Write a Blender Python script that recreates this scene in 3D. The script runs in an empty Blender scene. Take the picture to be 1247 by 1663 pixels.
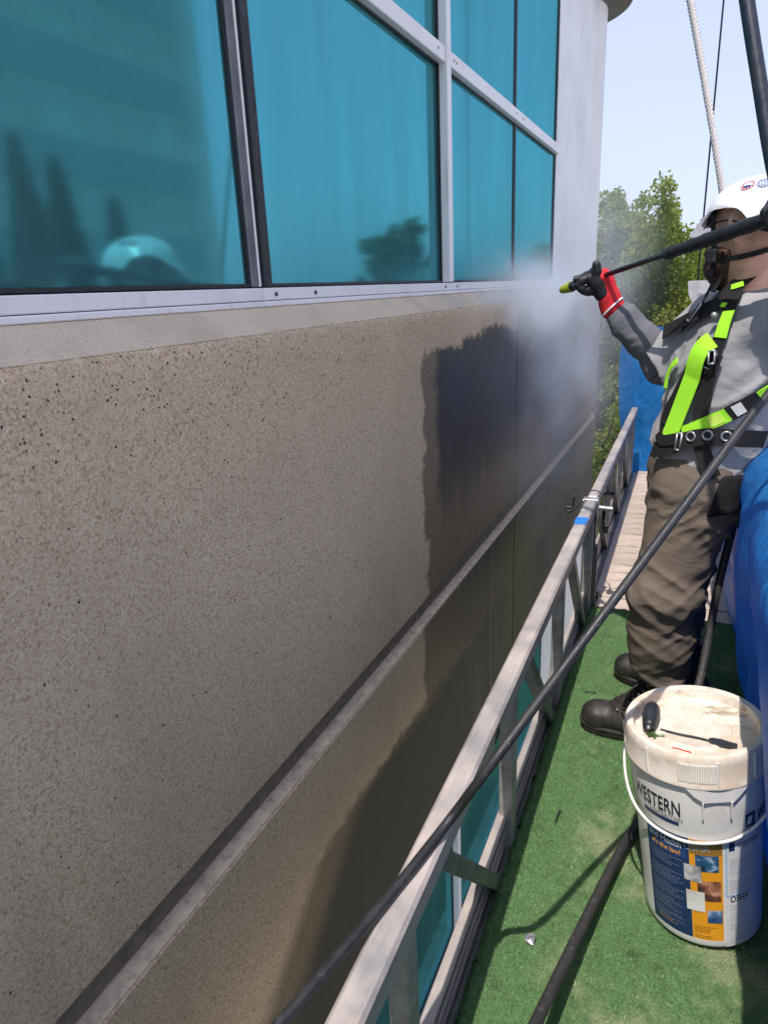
import bpy, bmesh, math, random
import numpy as np
from mathutils import Vector, Matrix, noise as mnoise
from mathutils.bvhtree import BVHTree
rnd = random.Random(7)
sc = bpy.context.scene
COL = sc.collection
R = math.radians

# ------------------------------------------------------------------ camera, sky, sun, exposure
F_PX, CX, CY, CAMZ = 1106.16, 623.5, 831.5, 1.4
MC = np.array([[0.91039032, 0.41134527, -0.04454817],
               [0.08873059, -0.29926633, -0.95003502],
               [-0.40412418, 0.8609499, -0.30894808]])      # rows: camera right, down, forward
cam = bpy.data.cameras.new('camera'); camo = bpy.data.objects.new('camera', cam); COL.objects.link(camo)
cam.sensor_fit = 'VERTICAL'; cam.sensor_height = 24.0; cam.lens = 24.0 * F_PX / 1663.0
cam.clip_start = 0.05; cam.clip_end = 3000
camo.matrix_world = Matrix(((MC[0][0], -MC[1][0], -MC[2][0], 0), (MC[0][1], -MC[1][1], -MC[2][1], 0),
                            (MC[0][2], -MC[1][2], -MC[2][2], CAMZ), (0, 0, 0, 1)))
sc.camera = camo
SUN = Vector((-0.05, -0.46, 1.0)).normalized()               # direction towards the sun
w = bpy.data.worlds.new('World'); sc.world = w; w.use_nodes = True
wn = w.node_tree.nodes; bgn = wn['Background']
sky = wn.new('ShaderNodeTexSky'); sky.sky_type = 'NISHITA'; sky.sun_disc = False
sky.sun_elevation = math.asin(SUN.z); sky.sun_rotation = math.atan2(SUN.x, SUN.y) % (2 * math.pi)
sky.altitude = 0; sky.air_density = 1.0; sky.dust_density = 2.0; sky.ozone_density = 1.5
haz = wn.new('ShaderNodeMix'); haz.data_type = 'RGBA'; haz.inputs['Factor'].default_value = 0.80      # thin summer haze veils the blue
w.node_tree.links.new(sky.outputs[0], haz.inputs[6]); haz.inputs[7].default_value = (1.95, 2.08, 2.95, 1)
w.node_tree.links.new(haz.outputs[2], bgn.inputs[0]); bgn.inputs[1].default_value = 0.15
sl = bpy.data.lights.new('sun', 'SUN'); sl.energy = 2.0; sl.angle = R(0.6); sl.color = (1.0, 0.94, 0.86)
so = bpy.data.objects.new('sun', sl); COL.objects.link(so)
so.rotation_euler = SUN.to_track_quat('Z', 'Y').to_euler()
sc.view_settings.view_transform = 'Standard'; sc.view_settings.look = 'None'
sc.view_settings.gamma = 1.0; sc.view_settings.use_curve_mapping = False
sc.view_settings.exposure = 1.25
sc.cycles.use_denoising = True
sc.cycles.max_bounces = 8; sc.cycles.volume_bounces = 1
sc.cycles.volume_step_rate = 2.0

# ------------------------------------------------------------------ helpers
def ray(u, v):
    return MC.T @ np.array([u - CX, v - CY, F_PX])
def P(u, v, x=None, y=None, z=None, d=None):
    r = ray(u, v)
    t = d / F_PX if d is not None else x / r[0] if x is not None else y / r[1] if y is not None else (z - CAMZ) / r[2]
    return Vector((r[0] * t, r[1] * t, r[2] * t + CAMZ))
def tag(o, label=None, cat=None, group=None, kind=None):
    for k, v in (('label', label), ('category', cat), ('group', group), ('kind', kind)):
        if v: o[k] = v
    return o
def thing(name, label, cat, loc=(0, 0, 0), group=None, rot=(0, 0, 0)):
    o = bpy.data.objects.new(name, None); COL.objects.link(o); o.location = loc; o.rotation_euler = rot
    o.empty_display_size = .05
    return tag(o, label, cat, group)
WM = {}
def wm(o):
    return WM.get(o.name) or Matrix.LocRotScale(o.location, o.rotation_euler, o.scale)
def link(name, me, mat=None, parent=None, local=False, label=None):
    """one object from a mesh; local=False: vertices are in scene coordinates, True: in the parent's own"""
    o = bpy.data.objects.new(name, me); COL.objects.link(o)
    if mat is not None:
        me.materials.clear(); me.materials.append(mat)
    if parent is not None:
        o.parent = parent
        if local: WM[o.name] = wm(parent)
        else: o.matrix_parent_inverse = wm(parent).inverted(); WM[o.name] = Matrix.Identity(4)
    if label: o['label'] = label
    return o
def bm_mesh(name, bm, smooth=False, xf=None, sharp=None):
    if xf is not None: bm.transform(xf)
    bmesh.ops.recalc_face_normals(bm, faces=bm.faces[:])
    me = bpy.data.meshes.new(name); bm.to_mesh(me); bm.free()
    if smooth:
        me.polygons.foreach_set('use_smooth', [True] * len(me.polygons))
        if sharp: me.set_sharp_from_angle(angle=R(sharp))
    return me
def box(bm, a, b, bevel=0.0, seg=1, m=None):
    c = Matrix.Translation([(a[i] + b[i]) / 2 for i in range(3)]) @ Matrix.Diagonal([abs(b[i] - a[i]) for i in range(3)] + [1])
    if m is not None: c = m @ c
    r = bmesh.ops.create_cube(bm, size=1.0, matrix=c)
    if bevel > 0:
        es = list({e for v in r['verts'] for e in v.link_edges})
        bmesh.ops.bevel(bm, geom=es, offset=bevel, segments=seg, affect='EDGES', profile=.5)
def frame_of(t, up=Vector((0, 0, 1))):
    t = t.normalized()
    a = up.cross(t)
    if a.length < 1e-3: a = Vector((1, 0, 0)).cross(t)
    a.normalize(); return a, t.cross(a)
def tube(bm, pts, r, seg=10, cap=True, prof=None):
    pts = [Vector(p) for p in pts]; n = len(pts); rings = []
    a = None
    for i, p in enumerate(pts):
        t = (pts[min(i + 1, n - 1)] - pts[max(i - 1, 0)]).normalized()
        if a is None: a, b = frame_of(t)
        else:
            a = (a - t * a.dot(t)).normalized(); b = t.cross(a)
        rr = r[i] if isinstance(r, (list, tuple)) else r
        if prof is None:
            ring = [bm.verts.new(p + (a * math.cos(2 * math.pi * k / seg) + b * math.sin(2 * math.pi * k / seg)) * rr) for k in range(seg)]
        else:
            ring = [bm.verts.new(p + a * q[0] + b * q[1]) for q in prof]
        rings.append(ring)
    for r0, r1 in zip(rings, rings[1:]):
        m = len(r0)
        for k in range(m): bm.faces.new((r0[k], r0[(k + 1) % m], r1[(k + 1) % m], r1[k]))
    if cap: bm.faces.new(rings[0][::-1]); bm.faces.new(rings[-1])
def beam(bm, p, q, wx, wy, bevel=.003, up=Vector((0, 0, 1))):
    """rectangular bar from p to q; wx across, wy along the second axis"""
    p = Vector(p); q = Vector(q); t = q - p; a, b = frame_of(t, up)
    m = Matrix((a, b, t.normalized())).transposed().to_4x4(); m.translation = (p + q) / 2
    box(bm, (-wx / 2, -wy / 2, -t.length / 2), (wx / 2, wy / 2, t.length / 2), bevel, 1, m)
def spline(pts, n=12):
    pts = [Vector(p) for p in pts]; out = []
    ext = [pts[0] * 2 - pts[1]] + pts + [pts[-1] * 2 - pts[-2]]
    for i in range(1, len(ext) - 2):
        p0, p1, p2, p3 = ext[i - 1:i + 3]
        for k in range(n):
            t = k / n
            out.append(.5 * ((2 * p1) + (p2 - p0) * t + (2 * p0 - 5 * p1 + 4 * p2 - p3) * t * t + (3 * p1 - p0 - 3 * p2 + p3) * t ** 3))
    return out + [pts[-1]]
def lathe(bm, prof, seg=48, m=None, a0=0, a1=2 * math.pi):
    full = abs(a1 - a0 - 2 * math.pi) < 1e-6; n = seg if full else seg + 1
    rings = []
    for (r, z) in prof:
        ring = []
        for k in range(n):
            t = a0 + (a1 - a0) * k / seg
            v = Vector((r * math.cos(t), r * math.sin(t), z)); ring.append(bm.verts.new(m @ v if m else v))
        rings.append(ring)
    for r0, r1 in zip(rings, rings[1:]):
        for k in range(n if full else n - 1): bm.faces.new((r0[k], r0[(k + 1) % n], r1[(k + 1) % n], r1[k]))
    return rings
def np_mesh(name, verts, faces, smooth=False):
    me = bpy.data.meshes.new(name)
    verts = np.asarray(verts, np.float32); faces = np.asarray(faces, np.int32); k = faces.shape[1]
    me.vertices.add(len(verts)); me.vertices.foreach_set('co', verts.ravel())
    me.loops.add(faces.size); me.loops.foreach_set('vertex_index', faces.ravel())
    me.polygons.add(len(faces)); me.polygons.foreach_set('loop_start', np.arange(0, faces.size, k, dtype=np.int32))
    me.polygons.foreach_set('loop_total', np.full(len(faces), k, np.int32))
    if smooth: me.polygons.foreach_set('use_smooth', np.ones(len(faces), bool))
    me.update(calc_edges=True); me.validate()
    return me

# ------------------------------------------------------------------ material helpers
class N:
    def __init__(s, name):
        s.m = bpy.data.materials.new(name); s.m.use_nodes = True; s.t = s.m.node_tree
        s.b = s.t.nodes['Principled BSDF']; s.out = s.t.nodes['Material Output']
        s.co = s.t.nodes.new('ShaderNodeTexCoord').outputs['Object']
        s.sep = None
    def set(s, node_in, v):
        if hasattr(v, 'node'): s.t.links.new(v, node_in)
        elif isinstance(v, (tuple, list)) and node_in.type == 'RGBA': node_in.default_value = tuple(v) + (1,) * (4 - len(v))
        else: node_in.default_value = v
    def xyz(s):
        if s.sep is None:
            s.sep = s.t.nodes.new('ShaderNodeSeparateXYZ'); s.t.links.new(s.co, s.sep.inputs[0])
        return s.sep.outputs
    def map(s, scale=(1, 1, 1), loc=(0, 0, 0), rot=(0, 0, 0)):
        n = s.t.nodes.new('ShaderNodeMapping'); s.t.links.new(s.co, n.inputs[0])
        n.inputs['Scale'].default_value = scale; n.inputs['Location'].default_value = loc; n.inputs['Rotation'].default_value = rot
        return n.outputs[0]
    def noise(s, scale, detail=3, rough=.55, co=None, dist=0, col=False):
        n = s.t.nodes.new('ShaderNodeTexNoise'); s.t.links.new(co or s.co, n.inputs['Vector'])
        n.inputs['Scale'].default_value = scale; n.inputs['Detail'].default_value = detail
        n.inputs['Roughness'].default_value = rough; n.inputs['Distortion'].default_value = dist
        return n.outputs['Color' if col else 'Fac']
    def voro(s, scale, out='Distance', co=None, rand=1.0, feat='F1'):
        n = s.t.nodes.new('ShaderNodeTexVoronoi'); s.t.links.new(co or s.co, n.inputs['Vector'])
        n.feature = feat; n.inputs['Scale'].default_value = scale; n.inputs['Randomness'].default_value = rand
        return n.outputs[out]
    def wave(s, scale, dist=0, co=None, dirn='X', detail=2):
        n = s.t.nodes.new('ShaderNodeTexWave'); s.t.links.new(co or s.co, n.inputs['Vector'])
        n.bands_direction = dirn; n.inputs['Scale'].default_value = scale; n.inputs['Distortion'].default_value = dist
        n.inputs['Detail'].default_value = detail
        return n.outputs['Fac']
    def math(s, op, a, b=0.0, clamp=False):
        n = s.t.nodes.new('ShaderNodeMath'); n.operation = op; n.use_clamp = clamp
        s.set(n.inputs[0], a); s.set(n.inputs[1], b); return n.outputs[0]
    def rng(s, v, a, b, c=0.0, d=1.0, smooth=True):
        n = s.t.nodes.new('ShaderNodeMapRange'); n.interpolation_type = 'SMOOTHSTEP' if smooth else 'LINEAR'; n.clamp = True
        s.set(n.inputs[0], v)
        for i, q in enumerate((a, b, c, d)): s.set(n.inputs[i + 1], q)
        return n.outputs[0]
    def mix(s, f, a, b, mode='MIX'):
        n = s.t.nodes.new('ShaderNodeMix'); n.data_type = 'RGBA'; n.blend_type = mode
        s.set(n.inputs['Factor'], f); s.set(n.inputs[6], a); s.set(n.inputs[7], b); return n.outputs[2]
    def ramp(s, f, stops, const=False):
        n = s.t.nodes.new('ShaderNodeValToRGB'); s.set(n.inputs[0], f); e = n.color_ramp.elements
        if const: n.color_ramp.interpolation = 'CONSTANT'
        while len(e) < len(stops): e.new(.5)
        for q, (p, c) in zip(e, stops): q.position = p; q.color = tuple(c) + (1,)
        return n.outputs[0]
    def bump(s, h, strength=.3, dist=.01, prev=None):
        n = s.t.nodes.new('ShaderNodeBump'); s.set(n.inputs['Height'], h)
        n.inputs['Strength'].default_value = strength; n.inputs['Distance'].default_value = dist
        if prev is not None: s.t.links.new(prev, n.inputs['Normal'])
        return n.outputs[0]
    def done(s, col=None, rough=None, metal=None, nrm=None, spec=None):
        if col is not None: s.set(s.b.inputs['Base Color'], col)
        if rough is not None: s.set(s.b.inputs['Roughness'], rough)
        if metal is not None: s.set(s.b.inputs['Metallic'], metal)
        if nrm is not None: s.t.links.new(nrm, s.b.inputs['Normal'])
        if spec is not None: s.set(s.b.inputs['Specular IOR Level'], spec)
        return s.m
def simple(name, c, rough=.6, metal=0.0, var=.18, scale=12, bump=.1, bscale=120, bd=.002, dirt=None, dscale=6, damt=.5, spec=None):
    n = N(name)
    v = n.rng(n.noise(scale, 5, .6), .25, .75, 1 - var, 1 + var)
    col = n.mix(1.0, c, n.ramp(v, [(0, (0, 0, 0)), (1, (1, 1, 1))]) if False else v, 'MULTIPLY')
    if dirt: col = n.mix(n.math('MULTIPLY', n.rng(n.noise(dscale, 6, .65), .45, .7), damt), col, dirt)
    r = n.rng(n.noise(scale * 2.3, 4), .3, .7, max(.02, rough - .1), min(1, rough + .1))
    return n.done(col, r, metal, n.bump(n.noise(bscale, 4, .6), bump, bd) if bump else None, spec)

# concrete with exposed aggregate; the wet and the darkened areas have their own outlines
def concrete_mat(name, wet=True):
    n = N(name); X, Y, Z = n.xyz()
    warp = n.noise(90, 2, .5, col=True)
    wv = n.t.nodes.new('ShaderNodeVectorMath'); wv.operation = 'MULTIPLY_ADD'
    n.t.links.new(warp, wv.inputs[0]); wv.inputs[1].default_value = (.006, .006, .006); n.t.links.new(n.co, wv.inputs[2])
    co = wv.outputs[0]
    big = n.noise(1.6, 4, .6)
    streak = n.noise(5, 4, .6, co=n.map((1, 1, .18)))
    cell = n.voro(270, 'Color', co)
    gr = n.t.nodes.new('ShaderNodeSeparateColor'); n.t.links.new(cell, gr.inputs[0])
    base = n.ramp(gr.outputs[0], [(0, (.33, .22, .13)), (.2, (.56, .41, .25)), (.55, (.69, .525, .335)), (.85, (.76, .60, .40)), (1, (.82, .69, .50))])
    fine = n.noise(420, 2, .6)
    base = n.mix(.15, base, (.63, .485, .31))
    base = n.mix(n.rng(fine, .3, .7, .0, .40), base, (.30, .215, .145))
    base = n.mix(n.math('MULTIPLY', n.rng(big, .35, .7), .35), base, (.40, .30, .205))
    base = n.mix(n.math('MULTIPLY', n.rng(streak, .5, .75), .25), base, (.33, .245, .165))
    # dark stones and pits, more of them along the top arris
    topm = n.math('MULTIPLY', n.rng(Z, 1.08, 1.32), n.rng(Y, .9, 2.2, 1, .35))
    pit = n.voro(145, 'Distance', co); pr = n.t.nodes.new('ShaderNodeSeparateColor'); n.t.links.new(n.voro(145, 'Color', co), pr.inputs[0])
    sel = n.math('LESS_THAN', pr.outputs[1], n.math('ADD', n.math('MULTIPLY', topm, .13), .014))
    pm = n.math('MULTIPLY', sel, n.rng(pit, .22, .42, 1, 0))
    base = n.mix(pm, base, n.ramp(pr.outputs[2], [(0, (.02, .018, .016)), (.6, (.06, .05, .042)), (.8, (.10, .055, .035)), (1, (.5, .45, .38))]))
    h = n.math('SUBTRACT', n.math('MULTIPLY', gr.outputs[1], .5), n.math('MULTIPLY', pm, .9))
    h = n.math('ADD', h, n.math('MULTIPLY', fine, .4))
    rough = .88
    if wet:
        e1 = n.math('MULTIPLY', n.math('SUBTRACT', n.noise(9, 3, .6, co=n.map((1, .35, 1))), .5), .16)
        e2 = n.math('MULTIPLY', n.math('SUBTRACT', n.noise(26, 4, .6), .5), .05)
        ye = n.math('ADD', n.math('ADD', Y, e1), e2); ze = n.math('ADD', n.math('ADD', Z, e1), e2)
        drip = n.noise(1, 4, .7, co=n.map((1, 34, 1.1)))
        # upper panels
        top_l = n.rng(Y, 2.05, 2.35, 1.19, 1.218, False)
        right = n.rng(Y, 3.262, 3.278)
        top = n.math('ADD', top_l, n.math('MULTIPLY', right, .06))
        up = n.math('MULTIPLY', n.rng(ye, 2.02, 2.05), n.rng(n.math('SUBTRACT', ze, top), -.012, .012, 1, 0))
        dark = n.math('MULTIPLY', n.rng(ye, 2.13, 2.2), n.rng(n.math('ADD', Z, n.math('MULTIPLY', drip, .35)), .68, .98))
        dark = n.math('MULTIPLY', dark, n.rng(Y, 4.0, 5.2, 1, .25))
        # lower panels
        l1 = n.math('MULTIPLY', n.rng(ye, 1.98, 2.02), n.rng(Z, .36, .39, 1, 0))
        l2 = n.math('MULTIPLY', n.rng(ze, -.045, .0, 1, 0), n.rng(n.math('SUBTRACT', ye, n.math('MULTIPLY', ze, 1.35)), 1.15, 1.32))  # darker below deck level, running on towards the near end
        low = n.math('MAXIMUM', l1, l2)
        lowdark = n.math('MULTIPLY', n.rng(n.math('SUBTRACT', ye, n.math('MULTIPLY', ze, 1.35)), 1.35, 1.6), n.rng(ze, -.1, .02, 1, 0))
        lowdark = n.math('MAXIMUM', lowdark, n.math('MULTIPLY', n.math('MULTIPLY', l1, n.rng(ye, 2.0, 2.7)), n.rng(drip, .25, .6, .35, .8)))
        wet_dark = n.math('MAXIMUM', up, low)
        darkm = n.math('MULTIPLY', wet_dark, n.math('MAXIMUM', n.math('MULTIPLY', dark, up), n.math('MULTIPLY', lowdark, .95)))
        base = n.mix(n.math('MULTIPLY', wet_dark, .80), base, n.mix(1, base, (.22, .195, .17), 'MULTIPLY'))
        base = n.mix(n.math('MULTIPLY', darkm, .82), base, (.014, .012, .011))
        # pale run-down streaks below the soaked area, and algae by the joint
        st = n.math('MULTIPLY', n.rng(drip, .52, .66), n.math('MULTIPLY', wet_dark, n.rng(Z, .42, .8, .5, 0)))
        base = n.mix(n.math('MULTIPLY', st, n.math('MULTIPLY', n.rng(Y, 2.3, 2.7), .9)), base, (.30, .24, .175))
        run = n.math('MULTIPLY', n.rng(n.noise(1, 3, .6, co=n.map((1, 60, .5))), .46, .62), n.math('MULTIPLY', wet_dark, n.rng(Z, .40, .30, 0, 1)))
        base = n.mix(n.math('MULTIPLY', run, n.math('MULTIPLY', n.rng(Y, 2.5, 2.9), .75)), base, (.008, .007, .006))
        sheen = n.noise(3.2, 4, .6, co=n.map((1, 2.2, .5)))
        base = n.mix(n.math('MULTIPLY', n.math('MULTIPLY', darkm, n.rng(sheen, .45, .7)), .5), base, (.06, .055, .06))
        alg = n.math('MULTIPLY', n.math('MULTIPLY', n.rng(Y, 2.95, 3.22), n.rng(Y, 3.3, 3.8, 1, 0)), n.math('MULTIPLY', n.rng(Z, .24, .275, 1, 0), n.rng(drip, .34, .52)))
        base = n.mix(n.math('MULTIPLY', alg, .85), base, (.075, .080, .012))
        rough = n.mix(wet_dark, (.88,) * 3, n.mix(dark, (.58,) * 3, (.46,) * 3))
    return n.done(base, rough, 0, n.bump(h, .42, .0026), .35)
M = {}
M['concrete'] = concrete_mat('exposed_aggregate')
def sill_mat():
    n = N('sill_concrete'); X, Y, Z = n.xyz()
    g = n.noise(300, 3, .7); b = n.noise(7, 4, .6)
    c = n.ramp(g, [(.25, (.43, .34, .235)), (.5, (.62, .505, .36)), (.75, (.72, .61, .46))])
    c = n.mix(n.math('MULTIPLY', n.rng(b, .45, .7), .35), c, (.33, .27, .18))
    wet = n.math('MULTIPLY', n.rng(Y, 1.9, 2.6), n.rng(n.noise(5, 3), .35, .6))
    c = n.mix(n.math('MULTIPLY', wet, .5), c, (.12, .10, .075))
    return n.done(c, n.math('SUBTRACT', .85, n.math('MULTIPLY', wet, .6)), 0, n.bump(g, .3, .002))
M['sill'] = sill_mat()
M['groove'] = simple('shaded_groove_concrete', (.22, .175, .125), .9, 0, .25, 30, .4, 300, .003)  # same concrete as the panels; the recess shade is put into this colour
M['smooth_concrete'] = simple('smooth_concrete', (.70, .57, .40), .8, 0, .15, 14, .3, 300, .002, dirt=(.22, .17, .12), dscale=40, damt=.5)
def glass_mat():
    n = N('tinted_glass'); X, Y, Z = n.xyz()
    gl = n.t.nodes.new('ShaderNodeBsdfGlossy'); df = n.t.nodes.new('ShaderNodeBsdfDiffuse')
    mx = n.t.nodes.new('ShaderNodeMixShader'); n.t.nodes.remove(n.b)
    str_ = n.noise(6, 5, .65, co=n.map((1, 1, .12))); blot = n.noise(2.2, 5, .6)
    gl.inputs['Color'].default_value = (.10, .49, .54, 1)
    gl.inputs['Roughness'].default_value = .06
    drop = n.math('MULTIPLY', n.math('LESS_THAN', n.voro(60, 'Distance'), .085), n.rng(n.noise(1.4, 2), .56, .66))
    n.set(df.inputs['Color'], n.mix(drop, n.mix(n.rng(blot, .3, .7), (.065, .20, .22), (.085, .235, .25)), (.012, .02, .022)))
    f = n.math('ADD', n.rng(str_, .3, .75, .28, .46), n.math('MULTIPLY', n.rng(Z, 1.4, 1.75, .14, 0), n.rng(Z, 1.0, 1.3)))
    f = n.math('MAXIMUM', f, n.math('MULTIPLY', drop, .9))
    n.set(mx.inputs[0], f); n.t.links.new(gl.outputs[0], mx.inputs[1]); n.t.links.new(df.outputs[0], mx.inputs[2])
    n.t.links.new(mx.outputs[0], n.out.inputs[0]); return n.m
M['glass'] = glass_mat()
def frame_mat():
    n = N('white_aluminium')
    st = n.rng(n.noise(40, 4, .7, co=n.map((1, 1, .06))), .58, .72)
    c = n.mix(n.math('MULTIPLY', st, .35), (.84, .81, .79), (.32, .28, .24))
    c = n.mix(n.math('MULTIPLY', n.rng(n.noise(11, 5), .5, .7), .2), c, (.5, .46, .42))
    return n.done(c, .38, 0, None)
M['white_frame'] = frame_mat()
M['column'] = simple('column_panel', (.84, .83, .81), .45, 0, .05, 3, .02, 60, dirt=(.5, .5, .48), dscale=2, damt=.25)
M['gasket'] = simple('black_gasket', (.012, .013, .016), .5, 0, .3, 30, .1)
M['sealant'] = simple('sealant', (.12, .10, .085), .8, 0, .3, 20)
M['capital'] = simple('capital_grey', (.16, .15, .14), .7, 0, .2, 8)
def alu_mat():
    n = N('worn_aluminium')
    g = n.noise(5, 6, .7); scr = n.noise(160, 2, .5, co=n.map((1, .05, 1))); sp = n.noise(70, 4, .7)
    c = n.ramp(g, [(.3, (.36, .335, .32)), (.5, (.45, .40, .37)), (.72, (.53, .455, .41))])
    c = n.mix(n.math('MULTIPLY', n.rng(scr, .55, .7), .22), c, (.25, .24, .24))
    c = n.mix(n.math('MULTIPLY', n.rng(sp, .66, .74), .6), c, (.16, .12, .10))
    c = n.mix(n.math('MULTIPLY', n.rng(n.noise(19, 5, .7), .56, .70), .4), c, (.55, .38, .28))
    return n.done(c, n.rng(g, .3, .7, .42, .62), n.rng(g, .35, .7, .45, .1), n.bump(sp, .12, .002))
M['alu'] = alu_mat()
M['alu_post'] = simple('grey_post', (.36, .355, .35), .5, .3, .2, 12, .1, 60, dirt=(.16, .14, .12), dscale=22, damt=.5)
M['alu_dark'] = simple('grey_aluminium', (.21, .22, .23), .5, .6, .3, 9, .1, 60, dirt=(.07, .065, .06), dscale=9, damt=.6)
M['alu_rib'] = simple('ribbed_aluminium', (.27, .30, .31), .45, .7, .25, 9, .1, 60, dirt=(.08, .085, .085), dscale=14, damt=.6)
M['steel'] = simple('galvanised_steel', (.40, .40, .41), .42, .7, .2, 30, .1)
M['blue_tape'] = simple('blue_tape', (.015, .17, .60), .55, 0, .1, 40, .1)
def wood_mat():
    n = N('weathered_planks'); oi = n.t.nodes.new('ShaderNodeObjectInfo')
    gr = n.noise(3, 6, .65, co=n.map((3, 40, 10))); st = n.noise(9, 5, .6)
    c = n.ramp(gr, [(.3, (.26, .20, .16)), (.5, (.50, .41, .34)), (.72, (.66, .57, .49))])
    c = n.mix(n.math('MULTIPLY', n.rng(st, .5, .7), .45), c, (.42, .33, .30))
    c = n.mix(1.0, c, n.rng(oi.outputs['Random'], 0, 1, .82, 1.12, False), 'MULTIPLY')
    return n.done(c, .75, 0, n.bump(gr, .35, .003))
M['wood'] = wood_mat()
def tarp_mat(name='blue_tarp', c=(.016, .19, .55), dark=0.0):
    n = N(name)
    wv = n.noise(9, 5, .6); weave = n.noise(600, 2, .5)
    col = n.mix(n.rng(wv, .3, .7), c, (c[0] * 2.2, c[1] * 1.35, c[2] * 1.15))
    col = n.mix(n.math('MULTIPLY', n.rng(n.noise(17, 6, .7), .55, .75), .3), col, (.16, .25, .42))
    fold = n.noise(5, 4, .55, co=n.map((1, 1, .5), rot=(0, .2, .1)), dist=.4)
    cr = n.math('ABSOLUTE', n.math('SUBTRACT', n.noise(6, 5, .55, co=n.map((1, 1.3, .6), rot=(.3, .2, .4)), dist=1.2), .5))
    nm = n.bump(weave, .06, .001, n.bump(cr, .5, .06, n.bump(fold, .5, .05)))
    n.done(col, n.rng(wv, .3, .7, .32, .5), 0, nm)
    tr = n.t.nodes.new('ShaderNodeBsdfTranslucent'); n.set(tr.inputs[0], n.mix(1, col, (1.0, 1.25, 1.2), 'MULTIPLY'))
    mx = n.t.nodes.new('ShaderNodeMixShader'); mx.inputs[0].default_value = .42
    n.t.links.new(n.b.outputs[0], mx.inputs[1]); n.t.links.new(tr.outputs[0], mx.inputs[2]); n.t.links.new(mx.outputs[0], n.out.inputs[0])
    return n.m
M['tarp'] = tarp_mat()
def turf_mat(name, blade=False):
    n = N(name); X, Y, Z = n.xyz()
    b = n.noise(4.5, 5, .62); f = n.noise(160, 3, .7); f2 = n.noise(38, 4, .65)
    c = n.ramp(f if not blade else f2, [(.25, (.09, .185, .065)), (.5, (.165, .31, .12)), (.75, (.26, .42, .20))])
    line = n.rng(n.math('ADD', X, n.math('MULTIPLY', n.math('SUBTRACT', b, .5), .22)), -.20, -.06)
    worn = n.math('MULTIPLY', n.rng(n.math('ADD', b, n.math('MULTIPLY', f2, .25)), .60, .78), n.rng(X, -.27, -.12))
    c = n.mix(n.math('MULTIPLY', worn, .8), c, (.42, .46, .27))
    c = n.mix(n.math('MULTIPLY', n.rng(n.noise(13, 5, .7), .56, .72), .5), c, (.045, .085, .035))
    c = n.mix(n.math('MULTIPLY', n.rng(n.noise(23, 4, .7), .66, .74), .55), c, (.34, .27, .15))
    return n.done(c, .55 if blade else .8, 0, n.bump(f, .5, .004), .3)
M['turf'] = turf_mat('artificial_turf'); M['blade'] = turf_mat('turf_blades', True)
def hose_mat(name, c=(.020, .020, .023), scuff=.45, rough=.45):
    n = N(name); a = n.noise(55, 5, .7); b = n.noise(16, 4, .6)
    col = n.mix(n.math('MULTIPLY', n.rng(a, .55, .75), scuff), c, (.13, .12, .115))
    col = n.mix(n.math('MULTIPLY', n.rng(b, .4, .7), .4), col, (.05, .046, .044))
    return n.done(col, n.rng(a, .3, .7, rough - .1, rough + .18), 0, n.bump(n.noise(300, 3), .12, .001))
M['hose'] = hose_mat('black_rubber'); M['hose_worn'] = hose_mat('worn_rubber', (.030, .028, .027), .9, .6)
M['pole'] = hose_mat('dark_pole', (.012, .018, .034), .2, .4)
def rope_mat():
    n = N('white_rope'); a = n.noise(400, 3, .6)
    return n.done(n.ramp(a, [(.3, (.42, .39, .37)), (.7, (.74, .70, .68))]), .8, 0, n.bump(a, .4, .002))
M['rope'] = rope_mat()
def plastic_white():
    n = N('white_plastic'); b = n.noise(9, 6, .7)
    c = n.mix(n.math('MULTIPLY', n.rng(b, .5, .72), .35), (.80, .77, .73), (.52, .45, .38))
    return n.done(c, .38, 0, n.bump(n.noise(60, 3), .03, .002))
M['bucket'] = plastic_white()
def lid_mat():
    n = N('dusty_lid'); b = n.noise(12, 6, .7); e = n.noise(26, 5, .7, co=n.map((.45, 1.2, 1), rot=(0, 0, .5)))
    X, Y, Z = n.xyz()
    c = n.mix(n.math('MULTIPLY', n.rng(b, .42, .65), .7), (.76, .69, .60), (.58, .44, .31))
    rad = n.rng(Y, -.02, .07)
    c = n.mix(n.math('MULTIPLY', n.math('MULTIPLY', n.rng(e, .52, .66), rad), .75), c, (.27, .20, .12))
    c = n.mix(n.math('MULTIPLY', n.rng(n.noise(120, 4, .7), .6, .75), .4), c, (.30, .22, .15))
    return n.done(c, .62, 0, n.bump(b, .2, .003))
M['lid'] = lid_mat()
def flat(name, c, rough=.45, var=.06):
    return simple(name, c, rough, 0, var, 20, 0)
M['navy'] = flat('label_navy', (.012, .035, .115)); M['yellow'] = flat('label_yellow', (.86, .36, .015))
M['label_white'] = flat('label_white', (.74, .72, .70)); M['ink'] = flat('ink', (.01, .012, .02)); M['ink_blue'] = flat('ink_blue', (.02, .06, .2))
M['print_white'] = flat('print_white', (.75, .76, .80)); M['print_orange'] = flat('print_orange', (.85, .38, .05)); M['print_grey'] = flat('print_grey', (.32, .38, .5))
M['red'] = flat('red_mark', (.65, .02, .03)); M['sky_blue'] = flat('label_blue', (.35, .55, .75))
def photo_mat(name, cs, scale=30):
    n = N(name); return n.done(n.ramp(n.noise(scale, 5, .6, dist=.6), [(.28, cs[0]), (.42, cs[1]), (.55, cs[2]), (.68, cs[3])]), .4)
M['pic_weld'] = photo_mat('print_welding', [(.004, .006, .02), (.01, .02, .06), (.03, .12, .25), (.6, .75, .85)])
M['pic_grey'] = photo_mat('print_grey_machine', [(.05, .05, .05), (.2, .2, .2), (.5, .5, .5), (.75, .75, .75)])
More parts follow.
